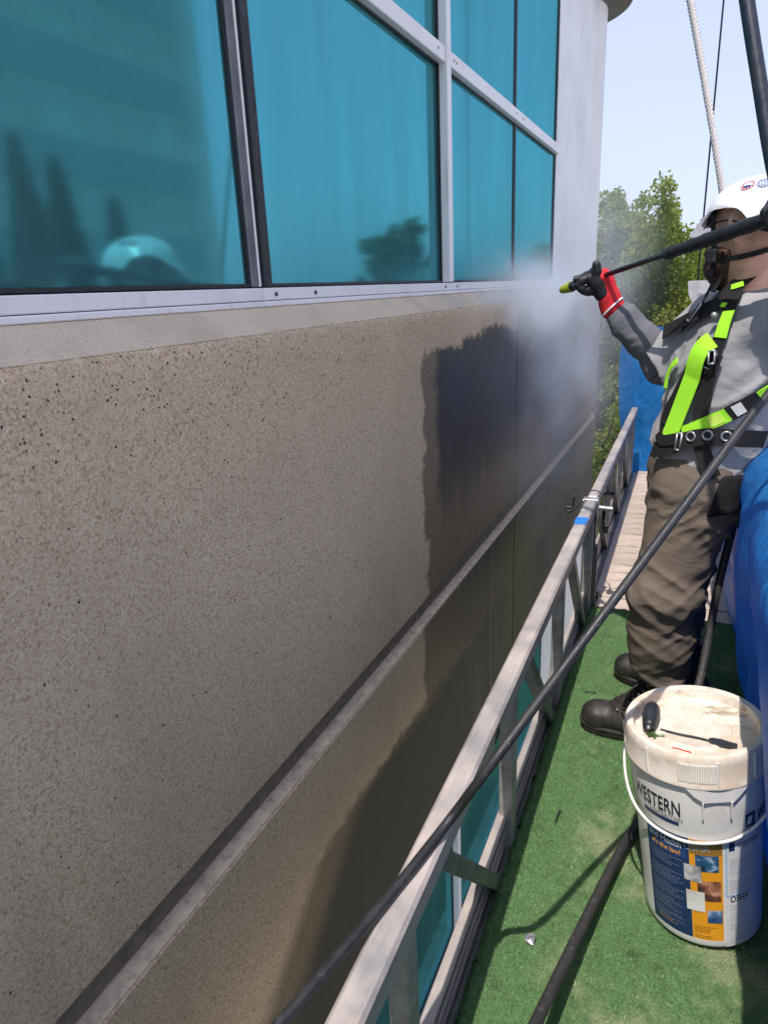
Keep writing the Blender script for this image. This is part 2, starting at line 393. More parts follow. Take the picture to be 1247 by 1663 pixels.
M['pic_red'] = photo_mat('print_red_works', [(.02, .015, .02), (.12, .04, .03), (.35, .14, .08), (.7, .4, .25)])
M['pic_sky'] = photo_mat('print_pale_site', [(.5, .36, .25), (.7, .68, .62), (.78, .76, .73), (.8, .8, .8)], 14)
M['pic_blue'] = photo_mat('print_blue_crew', [(.01, .02, .06), (.03, .08, .22), (.12, .22, .42), (.5, .55, .65)])
M['grip'] = simple('black_grip', (.025, .028, .035), .45, 0, .3, 40, .2, 200)
def fabric(name, c, c2, scale=500, rough=.9, heather=.5):
    n = N(name); a = n.noise(scale, 2, .7, co=n.map((1, 1, 1.6))); b = n.noise(7, 5, .6)
    col = n.mix(n.math('MULTIPLY', n.rng(a, .3, .7), heather), c, c2)
    col = n.mix(n.math('MULTIPLY', n.rng(b, .5, .75), .22), col, (c[0] * .6, c[1] * .58, c[2] * .55))
    wr = n.math('ABSOLUTE', n.math('SUBTRACT', n.noise(13, 2, .5, dist=.4, co=n.map((1, 1, 1.8), rot=(0, .75, 0))), .5))
    return n.done(col, rough, 0, n.bump(a, .15, .001, n.bump(wr, .20, .03)), .2)
M['shirt'] = fabric('grey_marl', (.37, .36, .375), (.27, .265, .28)); M['sleeve'] = fabric('charcoal_marl', (.16, .165, .185), (.095, .10, .115))
M['trousers'] = fabric('taupe_canvas', (.165, .132, .106), (.12, .096, .077), 900)
M['pouch'] = fabric('black_cloth', (.012, .012, .014), (.02, .02, .022))
def web(name, c, c2):
    n = N(name); a = n.wave(260, 0, dirn='Z'); b = n.noise(300, 3)
    return n.done(n.mix(n.rng(b, .3, .7), c, c2), .75, 0, n.bump(n.math('ADD', a, b), .25, .0015), .25)
M['lime'] = web('lime_webbing', (.36, .84, .03), (.44, .92, .05)); M['black_web'] = web('black_webbing', (.012, .012, .013), (.026, .025, .025))
M['skin'] = simple('skin', (.80, .45, .31), .5, 0, .14, 40, .12, 300, .001, dirt=(.42, .15, .09), dscale=14, damt=.5)
M['beard'] = simple('dark_hair', (.075, .038, .022), .8, 0, .5, 120, .6, 240, .006)
M['helmet'] = simple('helmet_shell', (.80, .79, .84), .25, 0, .04, 6, .02, 30)
M['liner'] = simple('helmet_liner', (.03, .03, .045), .7, 0, .2, 20)
M['boot'] = simple('black_leather', (.022, .019, .017), .55, 0, .4, 25, .25, 180, .002, dirt=(.07, .058, .048), dscale=14, damt=.7)
M['sole'] = simple('boot_sole', (.026, .022, .019), .8, 0, .3, 60, .4, 120, dirt=(.09, .075, .06), dscale=20, damt=.6)
M['lace'] = simple('boot_lace', (.035, .031, .027), .8, 0, .4, 200, .4, 600)
M['care'] = flat('care_label', (.62, .85, .12)); M['gold'] = flat('gold_print', (.5, .26, .02)); M['red_glove'] = simple('red_knit', (.62, .016, .022), .8, 0, .15, 60, .4, 500, .001)
M['black_glove'] = simple('black_coated_palm', (.012, .013, .018), .55, 0, .35, 60, .5, 260, .002)
M['lance'] = simple('lance_tube', (.05, .055, .065), .35, .6, .3, 40, .1); M['nozzle'] = simple('green_nozzle', (.34, .40, .02), .5, 0, .15, 60, .2)
M['insul'] = simple('insulated_grip', (.014, .015, .02), .55, 0, .4, 60, .5, 90, .004)

# ------------------------------------------------------------------ setting: ground, hills
def grid_mat(name, f):
    n = N(name); return f(n)
def ground_mat():
    n = N('ground'); X, Y, Z = n.xyz()
    g = n.noise(.9, 6, .65); l = n.noise(.06, 3, .5)
    c = n.ramp(n.noise(3, 6, .7), [(.3, (.03, .06, .018)), (.6, (.07, .11, .035)), (.8, (.13, .14, .07))])
    c = n.mix(n.rng(l, .40, .42), c, n.ramp(g, [(.3, (.38, .36, .33)), (.7, (.47, .445, .41))]))
    lawn = n.math('MULTIPLY', n.rng(X, 4.2, 4.4, 1, 0), n.rng(n.noise(2.5, 4), .2, .3, .85, 1))
    c = n.mix(lawn, c, n.ramp(n.noise(5, 6, .7), [(.3, (.015, .04, .012)), (.7, (.045, .085, .025))]))
    return n.done(c, .9)
GZ = -6.0
bm = bmesh.new(); bmesh.ops.create_grid(bm, x_segments=60, y_segments=60, size=900, matrix=Matrix.Translation((0, 0, GZ)))
g = link('ground', bm_mesh('ground', bm), ground_mat()); g['kind'] = 'structure'
bm = bmesh.new(); prev = None
for i in range(241):
    t = 2 * math.pi * i / 240
    rr = 420; hh = 16 + 26 * mnoise.noise((math.cos(t) * 3, math.sin(t) * 3, 1.3)) + 9 * mnoise.noise((math.cos(t) * 14, math.sin(t) * 14, 5)) + 3 * mnoise.noise((math.cos(t) * 60, math.sin(t) * 60, 5))
    hh = max(hh, 4)
    row = [bm.verts.new(((rr + dr) * math.cos(t), (rr + dr) * math.sin(t), GZ - .5 + hh * f)) for dr, f in ((0, 0), (25, .45), (60, .85), (110, 1), (240, .2))]
    if prev:
        for k in range(4): bm.faces.new((prev[k], row[k], row[k + 1], prev[k + 1]))
    prev = row
n = N('hazed_wooded_hills'); h_ = link('hills', bm_mesh('hills', bm, True), n.done(n.ramp(n.noise(.12, 6, .7), [(.3, (.05, .085, .075)), (.7, (.11, .15, .12))]), .95)); h_['kind'] = 'structure'  # distance haze is mixed into the hill colour

# ------------------------------------------------------------------ the building being washed
bld = thing('office_building', 'office building with teal glass, white frames and tan aggregate concrete bands', 'building', (-.9, 2.5, GZ))
WF, WG = -.8, -.9                       # concrete face, glass plane
YC, RC = 6.07, .6                       # where the end corner starts to turn, and its radius
def wall_path(y0, y1, step=.03, ret=False):
    pts = []; k = max(2, int((y1 - y0) / step))
    for i in range(k + 1): pts.append((WF, y0 + (y1 - y0) * i / k, 1, 0))
    if ret:
        for i in range(1, 17):
            t = math.pi / 2 * i / 16; pts.append((WF - RC + RC * math.cos(t), YC + RC * math.sin(t), math.cos(t), math.sin(t)))
        pts.append((-6, YC + RC, 0, 1))
    return pts
def sweep(path, prof, jit=None):
    bm = bmesh.new(); rows = []
    for (x, y, nx, ny) in path:
        row = []
        for j, (o, z) in enumerate(prof):
            dz = do = 0
            if jit and j in jit:
                q = mnoise.noise((y * 31, x * 31, j * 3.1)) * .6 + mnoise.noise((y * 90, x * 90, j)) * .5
                dz = q * jit[j]; do = q * jit[j] * .8
            row.append(bm.verts.new((x + nx * (o + do), y + ny * (o + do), z + dz)))
        rows.append(row)
    m = len(prof)
    for a, b in zip(rows, rows[1:]):
        for k in range(m): bm.faces.new((a[k], a[(k + 1) % m], b[(k + 1) % m], b[k]))
    bm.faces.new(rows[0]); bm.faces.new(rows[-1][::-1])
    return bm
ZT = 1.328
up_prof = [(-.16, 1.330), (-.10, 1.3295), (-.05, 1.3292), (-.014, ZT + .001), (-.004, ZT - .006), (0, ZT - .02), (0, ZT - .05), (0, 1.0), (0, .370), (-.005, .365), (-.16, .365)]
lo_prof = [(-.16, .270), (-.005, .270), (0, .266), (0, -.1), (0, -.68), (-.03, -.70), (-.16, -.70)]
low2 = [(-.16, -1.765), (-.1, -1.77), (-.01, -1.79), (0, -1.80), (0, -4.2), (-.16, -4.2)]
JIT = {3: .005, 4: .006, 5: .004}
for y0, y1, ret in ((-2.2, 3.262, False), (3.278, YC, True)):
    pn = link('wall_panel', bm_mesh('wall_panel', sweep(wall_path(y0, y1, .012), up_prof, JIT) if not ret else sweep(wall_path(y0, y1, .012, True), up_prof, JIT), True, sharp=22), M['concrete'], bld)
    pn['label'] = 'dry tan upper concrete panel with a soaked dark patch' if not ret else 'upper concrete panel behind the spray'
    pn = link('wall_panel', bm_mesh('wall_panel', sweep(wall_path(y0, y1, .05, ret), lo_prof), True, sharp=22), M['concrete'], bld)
    pn['label'] = 'lower concrete panel below the bevelled groove'
link('wall_panel', bm_mesh('wall_panel', sweep(wall_path(-2.2, YC, .2, True), low2), True, sharp=40), M['sill'], bld, label='concrete band under the lower windows')
for z0, z1 in ((-.69, .262), (.372, 1.30)):
    bm = bmesh.new(); box(bm, (WF - .15, 3.255, z0), (WF - .012, 3.285, z1)); link('sealant_joint', bm_mesh('sealant', bm), M['sealant'], bld, label='dark vertical joint between two panels')
bm = sweep(wall_path(-2.2, YC, .4, True), [(-.2, .364), (-.036, .364), (-.036, .2815), (-.2, .2815)]); link('groove_back', bm_mesh('groove_back', bm), M['groove'], bld)
bm = sweep(wall_path(-2.2, YC, .4, True), [(-.15, .281), (-.041, .279), (-.003, .2745), (-.003, .271), (-.15, .271)]); link('bevel_strip', bm_mesh('bevel_strip', bm), M['smooth_concrete'], bld, label='pale smooth bevel along the groove')
# thin sloped finish on top of the band
bm = sweep(wall_path(-2.2, YC, .1, False), [(-.15, 1.384), (-.066, 1.3765), (-.058, 1.3735), (-.010, 1.3285), (-.013, 1.3245), (-.15, 1.326)])
link('window_ledge', bm_mesh('ledge', bm), M['sill'], bld)

YE = 4.53                                # last window ends here
def bars(name, lst, mat, parent, bev=.002, label=None):
    bm = bmesh.new()
    for a, b in lst: box(bm, a, b, bev)
    return link(name, bm_mesh(name, bm), mat, parent, label=label)
GX = WG
cw = bars('window_frame', [((GX - .06, -2.2, 1.3905), (GX + .030, YE, 1.4165)), ((GX - .06, -2.2, 1.3775), (GX + .034, YE, 1.3890))], M['white_frame'], bld, label='white sill rail under the upper windows')
ZM0, ZM1, ZH = 2.12, 2.168, 3.42
tr = [bars('transom', [((GX - .05, y0, ZM0), (GX + .028, y1, ZM1))], M['white_frame'], cw) for y0, y1 in ((-2.2, 1.29), (1.36, 2.5085), (2.5545, YE - .002))]
bars('mullion', [((GX - .05, 2.510, 1.4195), (GX + .034, 2.553, ZH))], M['white_frame'], cw)
bars('head_rail', [((GX - .05, -2.2, ZH + .001), (GX + .03, YE, ZH + .06))], M['white_frame'], cw)
bars('mullion', [((GX - .05, 1.322, 1.4195), (GX + .020, 1.352, ZH))], M['gasket'], cw, label='dark split mullion with a bright edge')
bars('mullion_edge', [((GX - .04, 1.3145, 1.4195), (GX + .012, 1.3205, ZH))], M['white_frame'], cw)
bars('mullion_edge', [((GX - .04, 1.288, 1.4195), (GX + .010, 1.3130, ZH))], M['alu_dark'], cw)
bars('mullion', [((GX - .05, 3.553, 1.4195), (GX + .004, 3.568, ZH))], M['gasket'], cw, label='thin black butt joint between two panes')
def pane(y0, y1, z0, z1, par, tilt=0.0, x=GX):
    bm = bmesh.new(); box(bm, (-.006, y0, z0), (0, y1, z1), .0012)
    m = Matrix.Translation((x, (y0 + y1) / 2, 0)) @ Matrix.Rotation(tilt, 4, 'Z') @ Matrix.Translation((0, -(y0 + y1) / 2, 0))
    bm.transform(m); o = link('pane', bm_mesh('pane', bm), M['glass'], par)
    return o
def gask(y0, y1, z0, z1, par, x=GX):
    t = .007
    bars('gasket', [((x - .003, y0, z0), (x + .005, y1, z0 + t)), ((x - .003, y0, z1 - t), (x + .005, y1, z1)), ((x - .003, y0, z0 + t), (x + .005, y0 + t, z1 - t)), ((x - .003, y1 - t, z0 + t), (x + .005, y1, z1 - t))], M['gasket'], par, 0)
for y0, y1, tl in ((-2.2, 1.287, 0), (1.3525, 2.5095, R(.5)), (2.5535, 3.5525, 0), (3.5685, YE, R(.15))):
    for z0, z1 in ((1.4195, ZM0), (ZM1, ZH)):
        pane(y0 + .002, y1 - .002, z0, z1, cw, tl); gask(y0, y1, z0, z1, cw)
for y, dz in ((1.345, 0), (1.52, 0), (2.47, 0), (2.6, 0)): bars('screw', [((GX + .030, y - .004, 1.399 + dz), (GX + .0325, y + .004, 1.407 + dz))], M['gasket'], cw, 0)
for y in (2.44, 2.6, 2.63, 3.49, 3.62, 4.4): bars('screw', [((GX + .028, y - .003, 2.141), (GX + .0300, y + .003, 2.149))], M['alu_dark'], cw, 0)
# lower windows (seen through the rail of the platform)
lw = bars('window_frame', [((GX - .06, -2.2, -1.775), (GX + .030, YE, -1.735)), ((GX - .06, -2.2, -.745), (GX + .03, YE, -.701))], M['white_frame'], bld, label='white frame of the lower windows')
bars('mullion', [((GX - .05, 2.515, -1.7345), (GX + .034, 2.552, -.7455))], M['white_frame'], lw)
bars('mullion', [((GX - .05, 3.553, -1.7345), (GX + .004, 3.570, -.7455))], M['gasket'], lw)
bars('mullion', [((GX - .05, 1.30, -1.7345), (GX + .02, 1.35, -.7455))], M['gasket'], lw)
for y0, y1 in ((-2.2, 1.299), (1.3505, 2.5145), (2.5525, 3.5525), (3.5705, YE)):
    pane(y0, y1, -1.7345, -.7455, lw); gask(y0, y1, -1.7345, -.7455, lw)
# floor behind and flat white end panel, round corner column with its capital
bm = bmesh.new()
box(bm, (GX - .05, YE + .002, -1.765), (GX + .012, YC - .02, ZH + .06), .003)
link('end_panel', bm_mesh('end_panel', bm), M['column'], bld)
bm = bmesh.new(); lathe(bm, [(.545, -1.77), (.545, ZH)], 64, Matrix.Translation((-1.4, YC, 0)))
link('column', bm_mesh('column', bm, True), M['column'], bld, label='round white corner column')
bm = bmesh.new(); lathe(bm, [(.545, 3.30), (.63, 3.335), (.72, 3.36), (.72, 3.62), (.5, 3.62)], 64, Matrix.Translation((-1.4, YC, 0)))
link('capital', bm_mesh('capital', bm, True, sharp=40), M['capital'], bld, label='grey capital at the column head')
bm = bmesh.new(); box(bm, (-6, -2.2, ZH + .07), (GX - .01, YC + .3, ZH + 1.0), .01); box(bm, (-6, -2.2, GZ), (GX - .2, YC + .3, -4.2)); box(bm, (-6, -2.2, -4.2), (-1.15, YC + .3, ZH + .07))
link('wall_core', bm_mesh('wall_core', bm), M['column'], bld)

# ------------------------------------------------------------------ hanging work platform
YAW = Matrix.Rotation(.014, 4, 'Z')
plat = thing('work_platform', 'long aluminium hanging work platform with low side rail and plank deck', 'work platform', (0, 2.4, 0))
def pb(name, lst, mat, par=plat, bev=.003, label=None):
    bm = bmesh.new()
    for a, b in lst: box(bm, a, b, bev)
    return link(name, bm_mesh(name, bm, xf=YAW), mat, par, label=label)
def pbeam(name, p, q, wx, wy, mat, par=plat, bev=.003, label=None):
    bm = bmesh.new(); beam(bm, p, q, wx, wy, bev, Vector((0, 1, 0))); return link(name, bm_mesh(name, bm, xf=YAW), mat, par, label=label)
RX0, RX1, RZ = -.360, -.312, .508
r1 = pb('top_rail', [((RX0, -1.2, RZ - .052), (RX1, 2.93, RZ))], M['alu'], bev=.006, label='near length of square top rail, scratched and dusty')
r2 = pb('top_rail', [((RX0 + .002, 2.94, RZ - .048), (RX1 - .002, 5.25, RZ + .004))], M['alu'], bev=.006, label='far length of top rail past the clamp')
for y in (-.75, 0, .73, 1.43, 2.13, 2.86):
    pbeam('post', (-.335, y, -.16), (-.335, y, RZ - .0525), .036, .044, M['alu_post'])
for y in (3.03, 3.66, 4.29, 4.92, 5.2):
    pbeam('post', (-.34, y, -.06), (-.34, y, RZ - .0485), .030, .034, M['alu_post'])
for y in (.66, 1.36, 2.07, 2.80):
    pbeam('brace', (-.331, y + .02, -.10), (-.331, y - .47, RZ - .055), .032, .036, M['alu_dark'])
for y in (3.62, 4.25, 4.88): pbeam('brace', (-.335, y, .03), (-.335, y - .54, RZ - .050), .028, .030, M['alu_dark'])
tb = pb('side_beam', [((-.352, -1.2, -.20), (-.342, 2.9, .088))], M['alu_rib'], label='ribbed side beam below the rail')
pb('rib', [((-.3418, -1.2, z), (-.334, 2.9, z + .010)) for z in (-.17, -.135, -.10, -.065, -.03, .005, .04)] + [((-.358, -1.2, .0885), (-.332, 2.9, .100))], M['alu'], tb, .002)
sb2 = pb('side_beam', [((-.362, 2.96, -.09), (-.350, 5.22, .14))], M['alu'], label='plain side beam of the far section')
pb('kick_plate', [((-.349, 3.0, -.02), (-.318, 5.2, .03))], M['alu_dark'])
pb('end_post', [((-.36, 2.885, -.06), (-.31, 2.925, RZ - .053)), ((-.36, 2.942, -.06), (-.325, 2.975, RZ - .049)), ((-.318, 2.905, -.02), (-.300, 2.93, .30))], M['alu_dark'], label='paired end posts where the two sections meet')
pb('deck_frame', [((-.335, -1.2, -.05), (.42, 2.95, -.006)), ((-.33, 2.955, -.07), (.42, 5.32, -.03))], M['alu_dark'])
pb('deck_threshold', [((-.30, 2.93, -.02), (.40, 3.045, -.004))], M['wood'], label='pale worn board at the section seam')
bm = bmesh.new(); box(bm, (-.30, -.0455, -.013), (.34, .0455, .013), .003); plank_me = bm_mesh('plank', bm)
for k in range(24):
    o = link('plank', plank_me, M['wood'] if k == 0 else None, plat)
    loc = YAW @ Vector((rnd.uniform(-.004, .004), 3.10 + .0985 * k, -.013 + rnd.uniform(-.002, .003)))
    o.matrix_basis = Matrix.Translation(loc) @ Matrix.Rotation(.014 + rnd.uniform(-.004, .004), 4, 'Z') @ Matrix.Rotation(rnd.uniform(-.006, .006), 4, 'X')
pb('side_strip', [((-.316, 3.06, -.012), (-.288, 5.28, .016))], M['alu'])
# outer side frame under the tarp, and its grey bracket
pb('outer_rail', [((.30, -1.2, .86), (.35, 5.3, .92)), ((.31, -1.2, .45), (.35, 5.3, .49))], M['alu_dark'])
for y in (-.7, .7, 2.1, 3.0, 4.2, 5.25): pb('outer_post', [((.315, y, -.06), (.35, y + .04, .86))], M['alu_dark'])
for z in (.45, .85): pb('end_rail', [((-.36, 5.50, z), (.34, 5.54, z + .05))], M['alu_dark'])
for x in (-.41, .33): pb('end_post', [((x, 5.47, -.06), (x + .05, 5.515, 1.0))], M['alu'])
pb('deck_frame', [((-.33, 5.33, -.07), (.42, 5.56, -.03))], M['alu_dark'])
# joining clamp: saddle plate, bolt, wing nut, hook and a loop of wire
cl = pb('rail_clamp', [((-.3645, 2.885, RZ + .0005), (-.306, 2.925, RZ + .005)), ((-.3115, 2.88, RZ - .085), (-.305, 2.93, RZ + .0045)), ((-.371, 2.88, RZ - .06), (-.3605, 2.93, RZ + .0045))], M['steel'], label='steel clamp with pin joining the rail lengths')
bm = bmesh.new(); tube(bm, [(-.30, 2.89, RZ - .03), (-.245, 2.885, RZ - .03)], .011, 10); link('pin', bm_mesh('pin', bm, True, YAW, 40), M['steel'], cl)
bm = bmesh.new(); tube(bm, spline([(-.385, 2.88, RZ - .02), (-.41, 2.87, RZ - .045), (-.43, 2.87, RZ - .05), (-.435, 2.875, RZ - .035), (-.41, 2.88, RZ - .03), (-.405, 2.88, RZ + .02)], 6), .006, 8)
link('hook', bm_mesh('hook', bm, True, YAW), M['grip'], cl)
bm = bmesh.new(); tube(bm, spline([(-.385, 2.90, RZ - .02), (-.365, 2.96, RZ + .012), (-.33, 2.985, RZ + .018), (-.30, 2.96, RZ + .006), (-.283, 2.92, RZ - .03), (-.275, 2.89, RZ - .05)], 6), .0028, 6)
link('wire_loop', bm_mesh('wire', bm, True, YAW), M['grip'], cl)
pb('latch', [((-.290, 2.90, RZ - .13), (-.275, 2.92, RZ - .03)), ((-.284, 2.905, RZ - .15), (-.262, 2.93, RZ - .11))], M['gasket'], cl)
bm = bmesh.new(); tube(bm, [(-.40, 3.62, .33), (-.30, 3.62, .33)], .012, 8); link('cross_bolt', bm_mesh('bolt', bm, True, YAW), M['gasket'], plat)
bm = bmesh.new(); bmesh.ops.create_grid(bm, x_segments=6, y_segments=4, size=.5, matrix=Matrix.Translation((-.336, 2.61, RZ + .0016)) @ Matrix.Diagonal((.046, .085, 1, 1)))
for v in bm.verts: v.co.x += rnd.uniform(-.002, .002); v.co.y += rnd.uniform(-.004, .004)
bm.normal_update(); bmesh.ops.solidify(bm, geom=bm.faces[:], thickness=.0008)
link('tape_patch', bm_mesh('tape', bm, xf=YAW), M['blue_tape'], r1, label='square of blue tape on the rail')
bm = bmesh.new()
ds = []
for k in range(10):
    t = 2 * math.pi * k / 10; q = 1 + .35 * math.sin(k * 2.3)
    ds.append(bm.verts.new((RX1 + .0012, 1.225 + .020 * q * math.cos(t), RZ - .026 + .017 * q * math.sin(t))))
bm.faces.new(ds); bm.normal_update(); bmesh.ops.solidify(bm, geom=bm.faces[:], thickness=.0008)
link('tear', bm_mesh('tear', bm, xf=YAW), M['gasket'], r1, label='dark torn dent in the rail')

# ------------------------------------------------------------------ turf mat
bm = bmesh.new()
NX, NY = 30, 120
vs = [[bm.verts.new((-.318 + .70 * i / NX + (.010 * mnoise.noise((j * .9, 3, 1)) if i == 0 else 0), -1.2 + 4.12 * j / NY + (.008 * mnoise.noise((i * .7, 1, 7)) if j == NY else 0), .004 + .004 * mnoise.noise((i * .4, j * .35, 2)) + (.006 if i == 0 else 0))) for j in range(NY + 1)] for i in range(NX + 1)]
for i in range(NX):
    for j in range(NY): bm.faces.new((vs[i][j], vs[i + 1][j], vs[i + 1][j + 1], vs[i][j + 1]))
bmesh.ops.solidify(bm, geom=bm.faces[:], thickness=.006)
turf = link('turf_mat', bm_mesh('turf_mat', bm, True, YAW), M['turf'])
tag(turf, 'green artificial turf mat laid on the platform floor, worn pale in places', 'turf mat')
rg = np.random.default_rng(5)
nb = 150000
bx = rg.uniform(-.325, .36, nb); by = .55 + 2.36 * rg.random(nb) ** 1.35
hb = rg.uniform(.0025, .0065, nb) * np.where(bx < -.27, 1.35, 1); an = rg.uniform(0, 2 * np.pi, nb); wb = rg.uniform(.0006, .0012, nb)
lean = rg.normal(0, .55, (nb, 2)) * hb[:, None]
base = np.stack([bx, by, np.full(nb, .006)], 1)
dx = np.stack([np.cos(an) * wb, np.sin(an) * wb, np.zeros(nb)], 1)
tip = base + np.stack([lean[:, 0], lean[:, 1], hb], 1)
V = np.concatenate([base - dx, base + dx, tip], 1).reshape(-1, 3)
ca, sa = math.cos(.014), math.sin(.014)
V = np.stack([V[:, 0] * ca - V[:, 1] * sa, V[:, 0] * sa + V[:, 1] * ca, V[:, 2]], 1)
o = link('turf_blades', np_mesh('turf_blades', V, np.arange(nb * 3).reshape(-1, 3)), M['blade'], turf); o['kind'] = 'stuff'

# ------------------------------------------------------------------ blue tarps
def k_(z): return 1 if z < .85 else .4
def tarp_side():
    bm = bmesh.new(); rows = []
    prof = [(.47, -.35), (.50, .2), (.49, .7), (.44, .93), (.35, .985), (.235, .975), (.170, .935), (.150, .86), (.163, .70), (.190, .48), (.215, .28), (.245, .12), (.262, .03), (.285, .012)]
    pr = spline([Vector((a, 0, b)) for a, b in prof], 5)
    ys = np.arange(-1.2, 5.42, .035)
    for y in ys:
        row = []
        nar = .05 * max(0, (y - 2.2) / 2.6)           # the floor gets narrower towards the end
        for j, p in enumerate(pr):
            t = j / len(pr); m = mnoise.noise
            f = .018 * (1 - abs(2 * m((p.x * 2 + 3, y * 3.2 + p.z * 1.5, p.z * 2.4 - y)))) ** 2 * k_(p.z) + .030 * m((p.x * 3, y * 2.1, p.z * 1.6)) + .016 * m((p.x * 5, y * 5.5, p.z * 2.2 + 4)) + .007 * abs(m((p.x * 9, y * 12 + p.z * 7, p.z * 3)))
            k = 1.0 if p.z < .9 else .45
            inner = 1 if t > .45 else .3
            x = p.x - nar * inner + f * k * (1 if t > .35 else .5)
            z = p.z + (.025 * m((y * 1.7, 3, 1)) + .012 * m((y * 6, 9, 2))) * (1 if p.z > .8 else 0)
            if z < .004: z = min(p.z, z) if t < .2 else .008 + .004 * m((y * 9, 2, 2))
            row.append(bm.verts.new((x, y, z)))
        rows.append(row)
    for a, b in zip(rows, rows[1:]):
        for k in range(len(a) - 1): bm.faces.new((a[k], a[k + 1], b[k + 1], b[k]))
    return bm_mesh('tarp', bm, True, YAW)
tp = link('blue_tarp', tarp_side(), M['tarp']); tag(tp, 'blue tarpaulin draped along the outer rail beside the worker', 'tarp')
def tarp_end():
    bm = bmesh.new(); rows = []
    for i in range(41):
        x = -.46 + .83 * i / 40; row = []
        for j in range(37):
            z = -.25 + 1.32 * j / 36; m = mnoise.noise
            y = 5.36 + .05 * m((x * 4, z * 2.2, 7)) + .03 * m((x * 11, z * 3, 2)) + .03 * (1 - z)
            bulge = -.035 * math.sin(max(0, min(1, z)) * 3.1) if i < 6 else 0
            row.append(bm.verts.new((x + bulge * (6 - i) / 6 + .1 * (.85 - z if z < .85 else 0) * (1 - i / 40), y - (.05 if j == 36 else 0), z)))
        rows.append(row)
    for a, b in zip(rows, rows[1:]):
        for k in range(36): bm.faces.new((a[k], a[k + 1], b[k + 1], b[k]))
    return bm_mesh('tarp_end', bm, True, YAW)
te = link('blue_tarp', tarp_end(), M['tarp']); tag(te, 'blue tarpaulin closing the far end of the platform behind the worker', 'tarp')

# ------------------------------------------------------------------ worker: implicit surfaces turned into meshes
_lat = np.random.default_rng(11).random((32, 32, 32)).astype(np.float32)
def vn(p, sc_, off=0.0):
    q = p * np.asarray(sc_, np.float32) + off
    i = np.floor(q).astype(int); f = q - i; f = f * f * (3 - 2 * f); i &= 31; j = (i + 1) & 31
    L = _lat; fx, fy, fz = f[..., 0], f[..., 1], f[..., 2]
    def l(a, b, c): return L[a, b, c]
    c00 = l(i[..., 0], i[..., 1], i[..., 2]) * (1 - fx) + l(j[..., 0], i[..., 1], i[..., 2]) * fx
    c10 = l(i[..., 0], j[..., 1], i[..., 2]) * (1 - fx) + l(j[..., 0], j[..., 1], i[..., 2]) * fx
    c01 = l(i[..., 0], i[..., 1], j[..., 2]) * (1 - fx) + l(j[..., 0], i[..., 1], j[..., 2]) * fx
    c11 = l(i[..., 0], j[..., 1], j[..., 2]) * (1 - fx) + l(j[..., 0], j[..., 1], j[..., 2]) * fx
    return (c00 * (1 - fy) + c10 * fy) * (1 - fz) + (c01 * (1 - fy) + c11 * fy) * fz
def ridge(n): return 1 - np.abs(2 * n - 1) * 1.0
def cap(p, a, b, r0, r1):
    a = np.asarray(a, np.float32); b = np.asarray(b, np.float32); d = b - a
    t = np.clip(((p - a) @ d) / (d @ d), 0, 1)
    return np.linalg.norm(p - (a + t[..., None] * d), axis=-1) - (r0 + (r1 - r0) * t)
def ell(p, c, ax, rad):
    """ellipsoid; ax: 3 unit row vectors"""
    q = (p - np.asarray(c, np.float32)) @ np.asarray(ax, np.float32).T / np.asarray(rad, np.float32)
    k = np.linalg.norm(q, axis=-1); return (k - 1) * min(rad) * (.6 + .4 * np.clip(k, 0, 1.5))
def smin(a, b, k):
    h = np.clip(.5 + .5 * (b - a) / k, 0, 1); return b + (a - b) * h - k * h * (1 - h)
def smax(a, b, k): return -smin(-a, -b, k)
def chain(p, pts, rs, k=.02):
    d = None
    for (a, b, r0, r1) in zip(pts, pts[1:], rs, rs[1:]):
        c = cap(p, a, b, r0, r1); d = c if d is None else smin(d, c, k)
    return d
